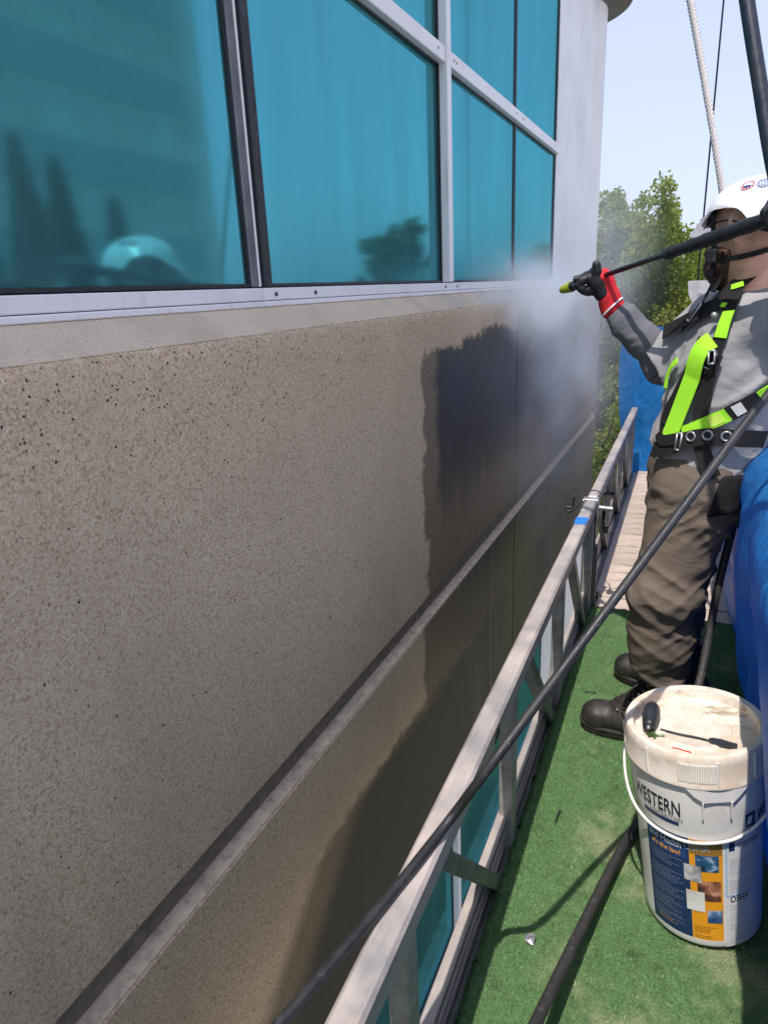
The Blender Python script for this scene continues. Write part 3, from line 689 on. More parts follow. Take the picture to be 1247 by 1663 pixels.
def snets(name, fn, lo, hi, h, relax=1):
    lo = np.asarray(lo, np.float32); n = np.ceil((np.asarray(hi) - lo) / h).astype(int) + 1
    ax = [lo[i] + h * np.arange(n[i], dtype=np.float32) for i in range(3)]
    F = np.empty(n, np.float32)
    for i0 in range(0, n[0], 24):
        G = np.stack(np.meshgrid(ax[0][i0:i0 + 24], ax[1], ax[2], indexing='ij'), -1); F[i0:i0 + 24] = fn(G)
    S = F < 0
    m = n - 1; acc = np.zeros((*m, 3), np.float32); cnt = np.zeros(m, np.float32)
    for a in range(3):
        b, c = (a + 1) % 3, (a + 2) % 3
        for ob in (0, 1):
            for oc in (0, 1):
                s0 = [slice(0, m[0]), slice(0, m[1]), slice(0, m[2])]; s1 = list(s0)
                s0[b] = slice(ob, ob + m[b]); s0[c] = slice(oc, oc + m[c]); s1[b] = s0[b]; s1[c] = s0[c]
                s1[a] = slice(1, m[a] + 1)
                f0, f1 = F[tuple(s0)], F[tuple(s1)]; cr = S[tuple(s0)] != S[tuple(s1)]
                t = np.where(cr, f0 / np.where(cr, f0 - f1, 1), 0)
                acc[..., a] += np.where(cr, t, 0); acc[..., b] += cr * ob; acc[..., c] += cr * oc; cnt += cr
    act = cnt > 0; idx = np.full(m, -1, int); idx[act] = np.arange(act.sum())
    ii = np.argwhere(act); V = lo + h * (ii + acc[act] / cnt[act][:, None])
    Q = []
    for a in range(3):
        b, c = (a + 1) % 3, (a + 2) % 3
        s0 = [slice(1, m[0]), slice(1, m[1]), slice(1, m[2])]; s0[a] = slice(0, m[a]); s1 = list(s0); s1[a] = slice(1, m[a] + 1)
        A, B = S[tuple(s0)], S[tuple(s1)]
        for flip in (0, 1):
            e = np.argwhere((A & ~B) if not flip else (~A & B))
            if len(e) == 0: continue
            e = e + 1; e[:, a] -= 1
            def at(db, dc):
                q = e.copy(); q[:, b] -= db; q[:, c] -= dc; return idx[q[:, 0], q[:, 1], q[:, 2]]
            q = np.stack([at(1, 1), at(0, 1), at(0, 0), at(1, 0)], 1)
            Q.append(q if not flip else q[:, ::-1])
    Q = np.concatenate(Q); Q = Q[(Q >= 0).all(1)]
    for _ in range(relax):
        s = np.zeros_like(V); c = np.zeros(len(V))
        for k in range(4):
            np.add.at(s, Q[:, k], V[Q[:, (k + 1) % 4]] + V[Q[:, (k + 3) % 4]]); np.add.at(c, Q[:, k], 2)
        V = np.where(c[:, None] > 0, V * .5 + .5 * s / np.maximum(c, 1)[:, None], V)
    return np_mesh(name, V, Q, True)

Zv = np.array((0, 0, 1.0))
Fd = np.array((-.906, -.42, 0)); Ld = np.array((.42, -.906, 0))             # chest direction, his left
Fh = np.array((-.85, .527, 0)); Lh = np.array((-.527, -.85, 0))             # head direction, its left
HC = np.array((.078, 2.07, 1.497))
worker = thing('person', 'worker in white helmet, grey shirt and lime harness aiming the spray lance at the wall', 'person', (.02, 2.12, .008))
LHIP, LKN, LAN = (.028, 2.02, .84), (-.040, 1.985, .52), (-.022, 2.01, .13)
RHIP, RKN, RAN = (.02, 2.19, .84), (-.005, 2.20, .52), (.02, 2.27, .13)
LSH, LEL, LWR = (.170, 1.95, 1.285), (.37, 1.76, 1.27), (.17, 1.80, 1.47)
RSH, REL, RWR = (.020, 2.25, 1.285), (-.098, 2.27, 1.150), (-.262, 2.27, 1.318)
TZ = np.array([.74, .80, .86, .95, 1.05, 1.17, 1.26, 1.32, 1.36, 1.40])
TX = np.array([.022, .022, .022, .030, .045, .066, .084, .092, .096, .098])
TA = np.array([.125, .135, .138, .130, .124, .124, .112, .092, .066, .05])
TB = np.array([.150, .172, .178, .168, .168, .184, .180, .145, .080, .06])
def torso(p, grow=0.0, z0=None, z1=None):
    z = p[..., 2]; cx = np.interp(z, TZ, TX); a = np.interp(z, TZ, TA) + grow; b = np.interp(z, TZ, TB) + grow
    dx = p[..., 0] - cx; dy = p[..., 1] - 2.10
    f = dx * Fd[0] + dy * Fd[1]; l = dx * Ld[0] + dy * Ld[1]
    q = np.sqrt((f / a) ** 2 + (l / b) ** 2)
    d = (q - 1) * np.minimum(a, b)
    if z0 is not None: d = smax(d, z0 - z, .006)
    if z1 is not None: d = smax(d, z - z1, .02)
    return d
# --- body: one continuous figure (head, neck, trunk, limbs)
def body_f(p):
    d = torso(p, -.022, .76, 1.36)
    AX = np.stack([Fh, Lh, Zv])
    neck = cap(p, (.098, 2.10, 1.28), HC + Fh * -.022 + Zv * -.03, .062, .058)
    d = smin(d, neck, .05)
    skull = ell(p, HC + Zv * .035 - Fh * .008, AX, (.092, .073, .088))
    jaw = ell(p, HC + Fh * .028 - Zv * .052, AX, (.055, .052, .058)); chin = ell(p, HC + Fh * .066 - Zv * .085, AX, (.022, .026, .02))
    hd = smin(smin(skull, jaw, .05), chin, .03)
    hd = smin(hd, cap(p, HC + Fh * .084 + Zv * .022, HC + Fh * .102 - Zv * .012, .008, .013), .014)          # nose
    hd = smin(hd, cap(p, HC + Fh * .080 + Lh * .028 + Zv * .034, HC + Fh * .080 - Lh * .028 + Zv * .034, .009, .009), .016)   # brow
    hd = smin(hd, cap(p, HC + Fh * .080 + Lh * .016 - Zv * .042, HC + Fh * .080 - Lh * .016 - Zv * .042, .007, .007), .010)   # lips
    for s in (1, -1):
        hd = smax(hd, -cap(p, HC + Fh * .090 + Lh * .03 * s + Zv * .018, HC + Fh * .088 + Lh * .036 * s + Zv * .018, .010, .008), .010)
        ec = HC - Fh * .010 + Lh * .074 * s + Zv * .012
        AE = np.stack([Fh * .9 + Lh * s * .43, Lh * .9 * s - Fh * .43, Zv])
        ear = smax(ell(p, ec, AE, (.019, .008, .031)), -ell(p, ec + Lh * s * .008 + Fh * .003, AE, (.009, .006, .018)), .004)
        hd = smin(hd, ear, .006)
    d = smin(d, hd, .03)
    for hip, kn, an, toe in ((LHIP, LKN, LAN, (-.17, 2.0, .05)), (RHIP, RKN, RAN, (-.10, 2.325, .05))):
        d = smin(d, chain(p, [hip, kn, an, toe], [.078, .052, .036, .028], .04), .05)
    for sh, el, wr in ((LSH, LEL, LWR), (RSH, REL, RWR)):
        d = smin(d, chain(p, [sh, el, wr], [.05, .038, .026], .02), .05)
    return d
body = link('body', snets('body', body_f, (-.32, 1.68, .0), (.44, 2.44, 1.64), .0065), M['skin'], worker)
# --- beard
def beard_f(p):
    d = body_f(p) - .009 - .006 * vn(p, (90, 90, 60))
    q = (p - HC) @ np.stack([Fh, Lh, Zv]).T
    m = smax(q[..., 2] + .030 - .35 * np.maximum(0, -(q[..., 0] - .03)) * -1, -(q[..., 0] - .002 + .25 * (q[..., 2] + .05)), .01)
    m = smax(m, -(q[..., 2] + .128), .01)
    lips = cap(p, HC + Fh * .093 + Lh * .014 - Zv * .044, HC + Fh * .093 - Lh * .014 - Zv * .044, .006, .006)
    d = smin(d, cap(p, HC + Fh * .062 - Zv * .085, HC + Fh * .056 - Zv * .112, .034, .024), .02)
    return smax(smax(d, m, .006), -lips, .004)
link('beard', snets('beard', beard_f, HC - .16, HC + np.array((.12, .16, .04)), .0042), M['beard'], worker)
# --- trousers
def trouser_f(p):
    z = p[..., 2]; x = p[..., 0]
    d = torso(p, -.004, .74, .985)
    L_ = chain(p, [LHIP, LKN, (-.040, 1.995, .36), (-.026, 2.01, .20)], [.108, .092, .082, .070], .05)
    R_ = chain(p, [RHIP, RKN, (.0, 2.235, .36), (.02, 2.27, .20)], [.100, .080, .072, .066], .05)
    d = smin(d, smin(L_, R_, .022), .05)
    skew = z + .55 * (x + .04) + .25 * (p[..., 1] - 2)
    w1 = ridge(vn(np.stack([x * 7, p[..., 1] * 7, skew * 19], -1), 1, 3.3)) ** 2
    w2 = ridge(vn(np.stack([x * 13, p[..., 1] * 13, (z - .7 * x) * 30], -1), 1, 8.1)) ** 2
    kn = np.exp(-((z - .53) / .085) ** 2); cuff = np.exp(-((z - .25) / .06) ** 2); hip = np.exp(-((z - .78) / .07) ** 2); calf = np.exp(-((z - .39) / .07) ** 2)
    amp = .013 * kn + .012 * cuff + .011 * hip + .006 * calf + .003
    d = d - amp * (w1 - .35) - amp * .55 * (w2 - .35) - .006 * (vn(p, (16, 16, 9), 5.5) - .5)
    hem = .238 + .012 * np.sin(x * 60) * .5 + .02 * (vn(p, (14, 14, 2), 2.0) - .5) - .02 * (x + .04)
    d = smax(d, hem - z, .004)
    # open cuffs
    d = smax(d, -np.minimum(cap(p, (-.024, 2.012, .15), (-.030, 2.0, .262), .060, .060), cap(p, (.02, 2.27, .15), (.016, 2.26, .262), .056, .056)), .004)
    return d
tro = link('trousers', snets('trousers', trouser_f, (-.18, 1.86, .20), (.21, 2.42, 1.0), .0052), M['trousers'], worker)
# --- t-shirt
def shirt_f(p, calm=False):
    z = p[..., 2]; x = p[..., 0]
    d = torso(p, .006, None, 1.385)
    fl = smax(z - .97, .88 - z, .01)
    ea = np.array(REL) - np.array(RSH); ea /= np.linalg.norm(ea); eb = np.array(LEL) - np.array(LSH); eb /= np.linalg.norm(eb)
    cl_ = smax(cap(p, LSH, LEL, .072, .080), (p - (np.array(LSH) * .3 + np.array(LEL) * .7)) @ eb.astype(np.float32), .004)
    cr_ = smax(cap(p, RSH, REL, .072, .078), (p - (np.array(RSH) * .02 + np.array(REL) * .98)) @ ea.astype(np.float32), .004)
    d = smin(smin(d, cl_, .055), cr_, .05)
    u = x * .72 + z * .69; v_ = -x * .69 + z * .72
    f1 = ridge(vn(np.stack([u * 1.8, p[..., 1] * 3, v_ * 19 + .9 * vn(p, (7, 7, 7), 9)], -1), 1, 2.2)) ** 2
    f2 = ridge(vn(np.stack([u * 4, p[..., 1] * 6, v_ * 42], -1), 1, 6.4)) ** 2
    low = np.exp(-((z - 1.02) / .12) ** 2); side = np.exp(-((z - 1.2) / .1) ** 2)
    amp = .013 * low + .008 * side + .004
    if calm: return d - .010
    arm = np.exp(-((x + .06) / .06) ** 2) * np.exp(-((z - 1.2) / .08) ** 2)
    d = d - amp * (f1 - .4) - amp * .5 * (f2 - .4) - .008 * (vn(p, (9, 9, 9), 3.7) - .5) - .006 * arm * (ridge(vn(p, (30, 20, 30), 1.7)) - .4)
    hem = .905 - .30 * (x - .02) * (x > .02) * .35 + .03 * (vn(p, (10, 10, 1), 4.0) - .5) + .03 * np.clip((-.02 - x) / .1, 0, 1)
    d = smax(d, hem - z, .004)
    inner = torso(p, -.006, None, 1.30)
    d = smax(d, -smax(inner, z - (hem + .03), .005), .003)
    d = smax(d, -ell(p, (.098, 2.10, 1.385), np.eye(3), (.066, .064, .05)), .006)      # neck opening
    return d
shirt_me = snets('shirt', shirt_f, (-.17, 1.78, .84), (.34, 2.42, 1.42), .0045)
shirt = link('t_shirt', shirt_me, M['shirt'], worker)
def sleeve_f(p):
    a = chain(p, [np.array(RSH) * .4 + np.array(REL) * .6, REL, RWR], [.055, .054, .041], .03)
    ax = (np.array(RWR) - np.array(REL)); ax = ax / np.linalg.norm(ax); s = (p - np.array(REL)) @ ax.astype(np.float32)
    w_ = ridge(vn(np.stack([p[..., 0] * 9, p[..., 1] * 12, s * 40], -1), 1, 4.4)) ** 2
    w2 = ridge(vn(np.stack([p[..., 0] * 14, p[..., 1] * 10, (s + p[..., 0] * .6) * 26], -1), 1, 9.1)) ** 2
    amp = .006 + .008 * np.exp(-((s - .20) / .05) ** 2) + .007 * np.exp(-(s / .06) ** 2)
    a = a - amp * (w_ - .4) - .006 * (w2 - .4)
    a = smax(a, s - .222, .004)
    return smax(a, -cap(p, np.array(RWR) - ax * .03, np.array(RWR) + ax * .05, .032, .032), .003)
link('sleeve', snets('sleeve', sleeve_f, (-.36, 2.18, 1.06), (.02, 2.37, 1.42), .0046), M['sleeve'], worker, label='charcoal undersleeve on the forearm')
def sleeve_l(p):
    a = chain(p, [np.array(LSH) * .45 + np.array(LEL) * .55, LEL, LWR], [.056, .054, .040], .03)
    return a - .006 * (ridge(vn(p, (14, 14, 30), 3)) - .4)
link('sleeve', snets('sleeve', sleeve_l, (.08, 1.66, 1.16), (.46, 1.92, 1.54), .006), M['sleeve'], worker)

# --- boots
def boot(an, toe, lab):
    an = np.array(an); toe = np.array(toe); dr = toe - an; dr[2] = 0; Ln = np.linalg.norm(dr); dr /= Ln; sd = np.array((-dr[1], dr[0], 0))
    heel = an - dr * .058
    def f(p):
        q = (p - np.array((an[0], an[1], 0))); u = q @ dr.astype(np.float32); v = q @ sd.astype(np.float32); z = p[..., 2]
        sh = cap(p, (an[0] + dr[0] * -.004, an[1], .10), (an[0] - dr[0] * .008, an[1], .245), .053, .056)
        ft = chain(p, [heel + np.array((0, 0, .055)) - np.array((0, 0, an[2] - .0)), np.array((an[0], an[1], .075)), np.array((*(an + dr * .10)[:2], .066)), np.array((*(toe - dr * .045)[:2], .055))], [.040, .048, .046, .044], .04)
        tb = ell(p, np.array((*(toe - dr * .05)[:2], .058)), np.stack([dr, sd, Zv]), (.052, .050, .042))
        d = smin(smin(sh, ft, .05), tb, .02)
        d = smin(d, chain(p, [np.array((*(an + dr * .03)[:2], .16)), np.array((*(an + dr * .105)[:2], .098))], [.036, .034], .02), .03)
        fold = ridge(vn(np.stack([u * 55, v * 9, z * 12], -1), 1, 2.2)) ** 2 * np.exp(-((u - .10) / .03) ** 2) + ridge(vn(np.stack([u * 9, v * 9, z * 40], -1), 1, 6)) ** 2 * np.exp(-((z - .15) / .03) ** 2)
        d = d - .004 * fold
        seam = np.abs(u - (Ln - .115) - .25 * (z - .05)); d = d + .0018 * np.exp(-(seam / .003) ** 2)
        return smax(smax(d, .026 - z, .006), z - .232, .004)
    lo = np.minimum(an, toe) - .09; hi = np.maximum(an, toe) + .09; lo[2] = 0; hi[2] = .26
    b = link('boot', snets('boot', f, lo, hi, .0046), M['boot'], worker, label=lab)
    # sole: welt and tread
    out = []
    for k in range(40):
        t = 2 * math.pi * k / 40; c, s = math.cos(t), math.sin(t)
        u = (Ln + .058) / 2 * c + (Ln - .058) / 2 + .004 * c
        wd = .050 + .006 * c - .010 * math.exp(-((u - .035) / .05) ** 2)
        out.append((u, wd * math.copysign(abs(s) ** .8, s)))
    bm = bmesh.new(); rows = []
    for z, g in ((.006, -.003), (.012, .001), (.028, .002), (.031, .005), (.038, .005), (.040, .0)):
        rows.append([bm.verts.new((an[0] + dr[0] * (u + g * (1 if u > .1 else -1)) + sd[0] * v * (1 + g / .05), an[1] + dr[1] * (u + g * (1 if u > .1 else -1)) + sd[1] * v * (1 + g / .05), z)) for u, v in out])
    for a, c in zip(rows, rows[1:]):
        for k in range(40): bm.faces.new((a[k], a[(k + 1) % 40], c[(k + 1) % 40], c[k]))
    bm.faces.new(rows[0][::-1]); bm.faces.new(rows[-1])
    link('sole', bm_mesh('sole', bm, True, sharp=35), M['sole'], b)
    bv = BVHTree.FromPolygons([v.co for v in b.data.vertices], [tuple(pp.vertices) for pp in b.data.polygons])
    # laces and eyelets up the tongue
    def surf(u, v, z):
        o = Vector((an[0] + dr[0] * u + sd[0] * v, an[1] + dr[1] * u + sd[1] * v, z)); hit = bv.find_nearest(o); return hit[0] + hit[1] * .003
    bm = bmesh.new(); be = bmesh.new(); nL = 8
    rowsL = []
    for k in range(nL):
        t = k / (nL - 1); u = .125 - .085 * t; z = .105 + .118 * t
        rowsL.append((surf(u, .030 - .004 * t, z), surf(u, -.030 + .004 * t, z)))
    for k in range(nL):
        a, c = rowsL[k]
        for e in (a, c): bmesh.ops.create_uvsphere(be, u_segments=6, v_segments=4, radius=.0042, matrix=Matrix.Translation(e))
        mid = surf(.125 - .085 * k / (nL - 1) + .02, 0, .105 + .118 * k / (nL - 1) + .012)
        tube(bm, spline([a, mid, c], 5), .0030, 5)
        if k < nL - 1:
            for s0, s1 in ((0, 1), (1, 0)):
                md = (rowsL[k][s0] + rowsL[k + 1][s1]) / 2 + Vector((dr[0] * .008, dr[1] * .008, .008)); tube(bm, spline([rowsL[k][s0], md, rowsL[k + 1][s1]], 5), .0030, 5)
    top = rowsL[-1][0]
    for q in range(5):
        s = 1 if q % 2 else -1; D = Vector((dr[0], dr[1], 0)); S_ = Vector((sd[0], sd[1], 0))
        tube(bm, spline([top + D * .012, top + D * (.03 + .006 * q) + S_ * (.012 * q - .02) - Vector((0, 0, .025)), top + D * (.05 + .006 * q) + S_ * (.012 * q - .02) - Vector((0, 0, .06 + .008 * q)), top + D * (.048 + .004 * q) + S_ * (.016 * q - .03) - Vector((0, 0, .085 + .006 * q))], 5), .0028, 5)
    o = link('laces', bm_mesh('laces', bm, True), M['lace'], b); o['kind'] = 'stuff'
    o = link('eyelets', bm_mesh('eyelets', be, True), M['steel'], b); o['kind'] = 'stuff'
    return b, surf
lb, lsurf = boot((-.015, 2.01, .0), (-.252, 1.998, .0), 'near black work boot with loose laces and gold print')
rb, _ = boot((.035, 2.285, .0), (-.185, 2.355, .0), 'far black work boot')
bm = bmesh.new()
for k in range(7):
    u = .045 - .011 * k; c = lsurf(u, .07, .168); c.y -= .0006
    box(bm, (c.x - .0038, c.y - .0007, c.z - .0045), (c.x + .0038, c.y + .0007, c.z + .0045), .0008)
o = link('gold_print', bm_mesh('gold_print', bm), M['gold'], lb); o['kind'] = 'stuff'

# --- helmet
AXH = Matrix((Vector(Fh), Vector(Lh), Vector(Zv))).transposed()
HM = Matrix.Translation(Vector((.108, 2.060, 1.520))) @ (AXH.to_4x4()) @ Matrix.Rotation(R(-4), 4, 'Y')
def rim_z(s):
    return -.010 + .042 * math.exp(-((s - 1.32) / .46) ** 4) + .012 * math.exp(-((s - .8) / .3) ** 2) - .014 * math.exp(-((s - math.pi) / .9) ** 2)
def dome(r=1.0, t=0.0):
    bm = bmesh.new(); na, ne = 72, 20; rows = []
    for i in range(na):
        a = 2 * math.pi * i / na; ca_, sa_ = math.cos(a), math.sin(a)
        s = abs(((a + math.pi) % (2 * math.pi)) - math.pi)             # 0 = front
        zr = rim_z(s)
        row = []
        for j in range(ne + 1):
            e = math.pi / 2 * j / ne; z = zr + (.108 - zr) * math.sin(e) ** 1.0
            k = math.sqrt(max(0, 1 - (max(0, z) / .1085) ** 2.3)); k = k if j < ne else 0
            fr = .140 if ca_ > 0 else .132
            lip = .006 * max(0, 1 - j / 2.5)
            row.append(bm.verts.new(((fr + lip - t) * k * ca_, (.116 + lip - t) * k * sa_, (z - t * math.sin(e)))))
        rows.append(row)
    for i in range(na):
        a, b = rows[i], rows[(i + 1) % na]
        for j in range(ne):
            try: bm.faces.new((a[j], b[j], b[j + 1], a[j + 1]))
            except ValueError: pass
    bmesh.ops.remove_doubles(bm, verts=bm.verts[:], dist=1e-5)
    return bm
bm = dome(); bmesh.ops.recalc_face_normals(bm, faces=bm.faces[:]); bmesh.ops.solidify(bm, geom=bm.faces[:], thickness=.004)
helm = link('helmet', bm_mesh('helmet', bm, True, HM, 50), M['helmet'], worker, label='white climbing style helmet with round stickers')
bm = dome(t=.012); link('liner', bm_mesh('liner', bm, True, HM), M['liner'], helm)
bm = bmesh.new(); rows = []
for i in range(25):                                                 # brim
    a = R(-78 + 156 * i / 24); c, s = math.cos(a), math.sin(a); l = .036 * max(0, math.cos(a * 1.15)) ** .8; z0 = rim_z(abs(a))
    rows.append([bm.verts.new(((.141 + l * f) * c, (.119 + l * f * .5) * s, z0 + .006 - .030 * f * max(0, c))) for f in (0, .5, 1)])
for a, b in zip(rows, rows[1:]):
    for k in range(2): bm.faces.new((a[k], b[k], b[k + 1], a[k + 1]))
bmesh.ops.solidify(bm, geom=bm.faces[:], thickness=.004)
link('brim', bm_mesh('brim', bm, True, HM, 50), M['helmet'], helm)
hb = BVHTree.FromPolygons([v.co for v in helm.data.vertices], [tuple(p.vertices) for p in helm.data.polygons])
EYE = Vector((0, 0, CAMZ))
def hit(bv, u, v):
    d = Vector(ray(u, v)).normalized(); h = bv.ray_cast(EYE, d)
    return (h[0], h[1]) if h[0] is not None else None
def disc(name, bv, u, v, r0, r1, mat, par, a0=0, a1=2 * math.pi, off=.0012, seg=28):
    h = hit(bv, u, v)
    if h is None: return None
    c, nrm = h
    if nrm.dot(EYE - c) < 0: nrm = -nrm
    ax_, bx_ = frame_of(nrm); bm = bmesh.new(); rows = []
    for k in range(seg + 1):
        t = a0 + (a1 - a0) * k / seg; row = []
        for r in (r0, (r0 + r1) / 2, r1):
            q = c + ax_ * r * math.cos(t) + bx_ * r * math.sin(t); f = bv.ray_cast(q + nrm * .03, -nrm); row.append(bm.verts.new((f[0] if f[0] else q) + nrm * off))
        rows.append(row)
    for a, b in zip(rows, rows[1:]):
        for k in range(2): bm.faces.new((a[k], a[k + 1], b[k + 1], b[k]))
    return link(name, bm_mesh(name, bm, True), mat, par)
for (u, v, cols) in ((1214, 301, ('red', 'ink_blue')), (1241, 297, ('ink_blue', 'ink_blue'))):
    st = disc('sticker', hb, u, v, 0, .0165, M['print_white'], helm, off=.001)
    if st:
        disc('sticker_ring', hb, u, v, .0150, .0165, M[cols[0]], st, off=.0016)
        disc('sticker_ring', hb, u, v, .0105, .0116, M[cols[0]], st, off=.0016)
        if cols[0] == 'red': disc('sticker_mark', hb, u, v, 0.001, .0102, M[cols[1]], st, R(195), R(345), off=.0018)
        else: disc('sticker_mark', hb, u, v, 0.002, .0085, M['print_grey'], st, off=.0018)
        for k in range(12): disc('sticker_letter', hb, u, v, .0122, .0142, M['ink_blue'], st, R(30 * k + 4), R(30 * k + 19), .0018, 3)
bb = BVHTree.FromPolygons([v.co for v in body.data.vertices], [tuple(p.vertices) for p in body.data.polygons])
calm_me = snets('calm', lambda p: shirt_f(p, True), (-.18, 1.77, .80), (.35, 2.43, 1.44), .009)
sb = BVHTree.FromPolygons([v.co for v in calm_me.vertices], [tuple(p.vertices) for p in calm_me.polygons]); bpy.data.meshes.remove(calm_me)
tbv = BVHTree.FromPolygons([v.co for v in tro.data.vertices], [tuple(p.vertices) for p in tro.data.polygons])
def ribbon(name, pts, w, mat, par, th=.0022, off=.004, bvs=None, n=8, lift=None, label=None, smooth_n=3):
    """webbing laid on the clothing along a path given as points of view or as positions"""
    bvs = bvs or [sb]; sp = spline([Vector((p[0], p[1], 0)) for p in pts], n); pos = []; nor = []
    for i, q in enumerate(sp):
        hs = [h for h in (hit(b, q.x, q.y) for b in bvs) if h]
        if hs:
            h = min(hs, key=lambda a: (a[0] - EYE).length); pos.append(h[0]); nor.append(h[1])
        else: pos.append(None); nor.append(None)
    ok = [i for i, p in enumerate(pos) if p is not None]
    if len(ok) < 2: return None
    for i in range(len(pos)):
        if pos[i] is None:
            j = min(ok, key=lambda k: abs(k - i)); dd = (pos[j] - EYE).dot(Vector(MC[2]))
            pos[i] = P(sp[i].x, sp[i].y, d=dd); nor[i] = nor[j]
    for _ in range(smooth_n):
        nor = [(nor[max(i - 1, 0)] + nor[i] * 1.0 + nor[min(i + 1, len(nor) - 1)]).normalized() for i in range(len(nor))]
        np_ = [(pos[max(i - 1, 0)] + pos[i] * 2 + pos[min(i + 1, len(pos) - 1)]) / 4 for i in range(len(pos))]; np_[0], np_[-1] = pos[0], pos[-1]
        pos = [a if (a - b).dot(m_) > 0 else b * .5 + a * .5 for a, b, m_ in zip(np_, pos, nor)]
    bm = bmesh.new(); rows = []
    for i, p in enumerate(pos):
        t = (pos[min(i + 1, len(pos) - 1)] - pos[max(i - 1, 0)]).normalized(); s = nor[i].cross(t).normalized()
        l = off + (lift(i / (len(pos) - 1)) if lift else 0)
        row = []
        for f in (-1, -.5, 0, .5, 1):
            q = p + s * (w / 2 * f)
            row.append(bm.verts.new(q + nor[i] * l))
        rows.append(row)
    for a, b in zip(rows, rows[1:]):
        for k in range(4): bm.faces.new((a[k], a[k + 1], b[k + 1], b[k]))
    bmesh.ops.recalc_face_normals(bm, faces=bm.faces[:]); bmesh.ops.solidify(bm, geom=bm.faces[:], thickness=th)
    return link(name, bm_mesh(name, bm, True, sharp=40), mat, par, label=label)

for s_ in (1, -1):                                                   # ears, finer than the body
    ec = HC - Fh * .014 + Lh * .077 * s_ + Zv * .024
    AE = np.stack([Fh * .86 + Lh * s_ * .5, Lh * .86 * s_ - Fh * .5, Zv])
    def ear_f(p):
        o = ell(p, ec, AE, (.021, .008, .033)); lob = ell(p, ec + Fh * .006 - Zv * .026, AE, (.010, .007, .011))
        d = smin(o, lob, .008); d = smax(d, -ell(p, ec + Lh * s_ * .009 - Fh * .001 + Zv * .006, AE, (.014, .006, .021)), .004)
        d = smin(d, cap(p, ec + Lh * s_ * .004 + Zv * .014, ec + Lh * s_ * .003 - Zv * .008 + Fh * -.006, .0032, .0032), .004)
        return smin(d, cap(p, ec + Fh * .014 + Lh * s_ * .002 + Zv * .002, ec + Fh * .014 + Lh * s_ * .002 - Zv * .006, .004, .004), .004)
    link('ear', snets('ear', ear_f, ec - .048, ec + .048, .0022), M['skin'], worker)
# safety glasses temple, chin straps
def hug(name, pts, w, mat, par, off=.004, th=.002):
    """strap through positions, pushed out of the skin"""
    sp = spline(pts, 8); bm = bmesh.new(); rows = []; q2 = []
    for p in sp:
        f = bb.find_nearest(p); n_ = f[1]; d = (p - f[0]).dot(n_)
        q2.append(((f[0] + n_ * off) if d < off else p, n_))
    for i, (p, n_) in enumerate(q2):
        t = (q2[min(i + 1, len(q2) - 1)][0] - q2[max(i - 1, 0)][0]).normalized(); s = n_.cross(t).normalized()
        rows.append([bm.verts.new(p + s * w / 2 * f) for f in (-1, 0, 1)])
    for a, b in zip(rows, rows[1:]):
        for k in range(2): bm.faces.new((a[k], a[k + 1], b[k + 1], b[k]))
    bmesh.ops.recalc_face_normals(bm, faces=bm.faces[:]); bmesh.ops.solidify(bm, geom=bm.faces[:], thickness=th)
    return link(name, bm_mesh(name, bm, True, sharp=40), mat, par)
hv = lambda f, l, z: Vector(HC + Fh * f + Lh * l + Zv * z)
hug('chin_strap', [hv(.050, .078, .045), hv(.042, .080, .0), hv(.040, .072, -.045), hv(.050, .05, -.085), hv(.062, .02, -.125), hv(.06, -.02, -.125)], .017, M['black_web'], helm, .006)
hug('chin_strap', [hv(.040, .074, -.045), hv(.0, .072, -.058), hv(-.035, .062, -.055), hv(-.075, .03, -.040)], .013, M['black_web'], helm, .006)
bm = bmesh.new(); m_ = Matrix.Translation(hv(.042, .082, -.050)) @ AXH.to_4x4(); box(bm, (-.014, -.006, -.018), (.014, .006, .016), .004, 2, m_)
link('strap_buckle', bm_mesh('buckle', bm), M['grip'], helm)
bm = bmesh.new(); m_ = Matrix.Translation(hv(.056, .055, -.092)) @ AXH.to_4x4(); box(bm, (-.012, -.008, -.008), (.012, .008, .008), .003, 2, m_)
link('strap_slider', bm_mesh('slider', bm), M['grip'], helm)
bm = bmesh.new(); tube(bm, spline([hv(.082, .062, .018), hv(.05, .078, .024), hv(.01, .084, .030), hv(-.018, .084, .024)], 6), .0022, 6)
link('glasses_arm', bm_mesh('glasses_arm', bm, True), M['grip'], worker)
# ------------------------------------------------------------------ harness
C1 = lambda *q: [(870 + x / 3.308, 250 + y / 3.308) for x, y in q]
hz = ribbon('harness', C1((1330, 560), (1200, 625), (1090, 700), (1010, 790), (930, 835), (860, 872), (800, 930)), .046, M['black_web'], worker, off=.007, label='lime and black fall arrest harness')
def strap(name, pts, w, mat, **k):
    return ribbon(name, C1(*pts), w, M[mat], hz, **k)
strap('strap', [(900, 862), (820, 905), (700, 968)], .044, 'black_web', off=.012)
strap('strap', [(1060, 728), (1090, 718), (1120, 708)], .014, 'lime', off=.0105)
strap('strap', [(1085, 700), (1060, 790), (1030, 880), (1000, 960), (975, 1040), (950, 1130)], .036, 'black_web', off=.004)
strap('strap', [(1048, 850), (1025, 910), (1000, 990)], .036, 'lime', off=.0075, label='upper lime webbing')
strap('strap', [(1035, 826), (1010, 824)], .012, 'lime', off=.0115)
strap('strap', [(968, 1005), (930, 1050), (890, 1130), (850, 1230), (815, 1320), (775, 1425), (735, 1525)], .054, 'lime', smooth_n=40, off=.014, lift=lambda t: .012 * math.sin(min(1, t * 2.2) * math.pi), label='wide lime chest strap, its loose end folded over')
strap('strap', [(905, 990), (860, 1090), (810, 1200), (755, 1310), (705, 1400), (690, 1500)], .030, 'black_web', off=.006)
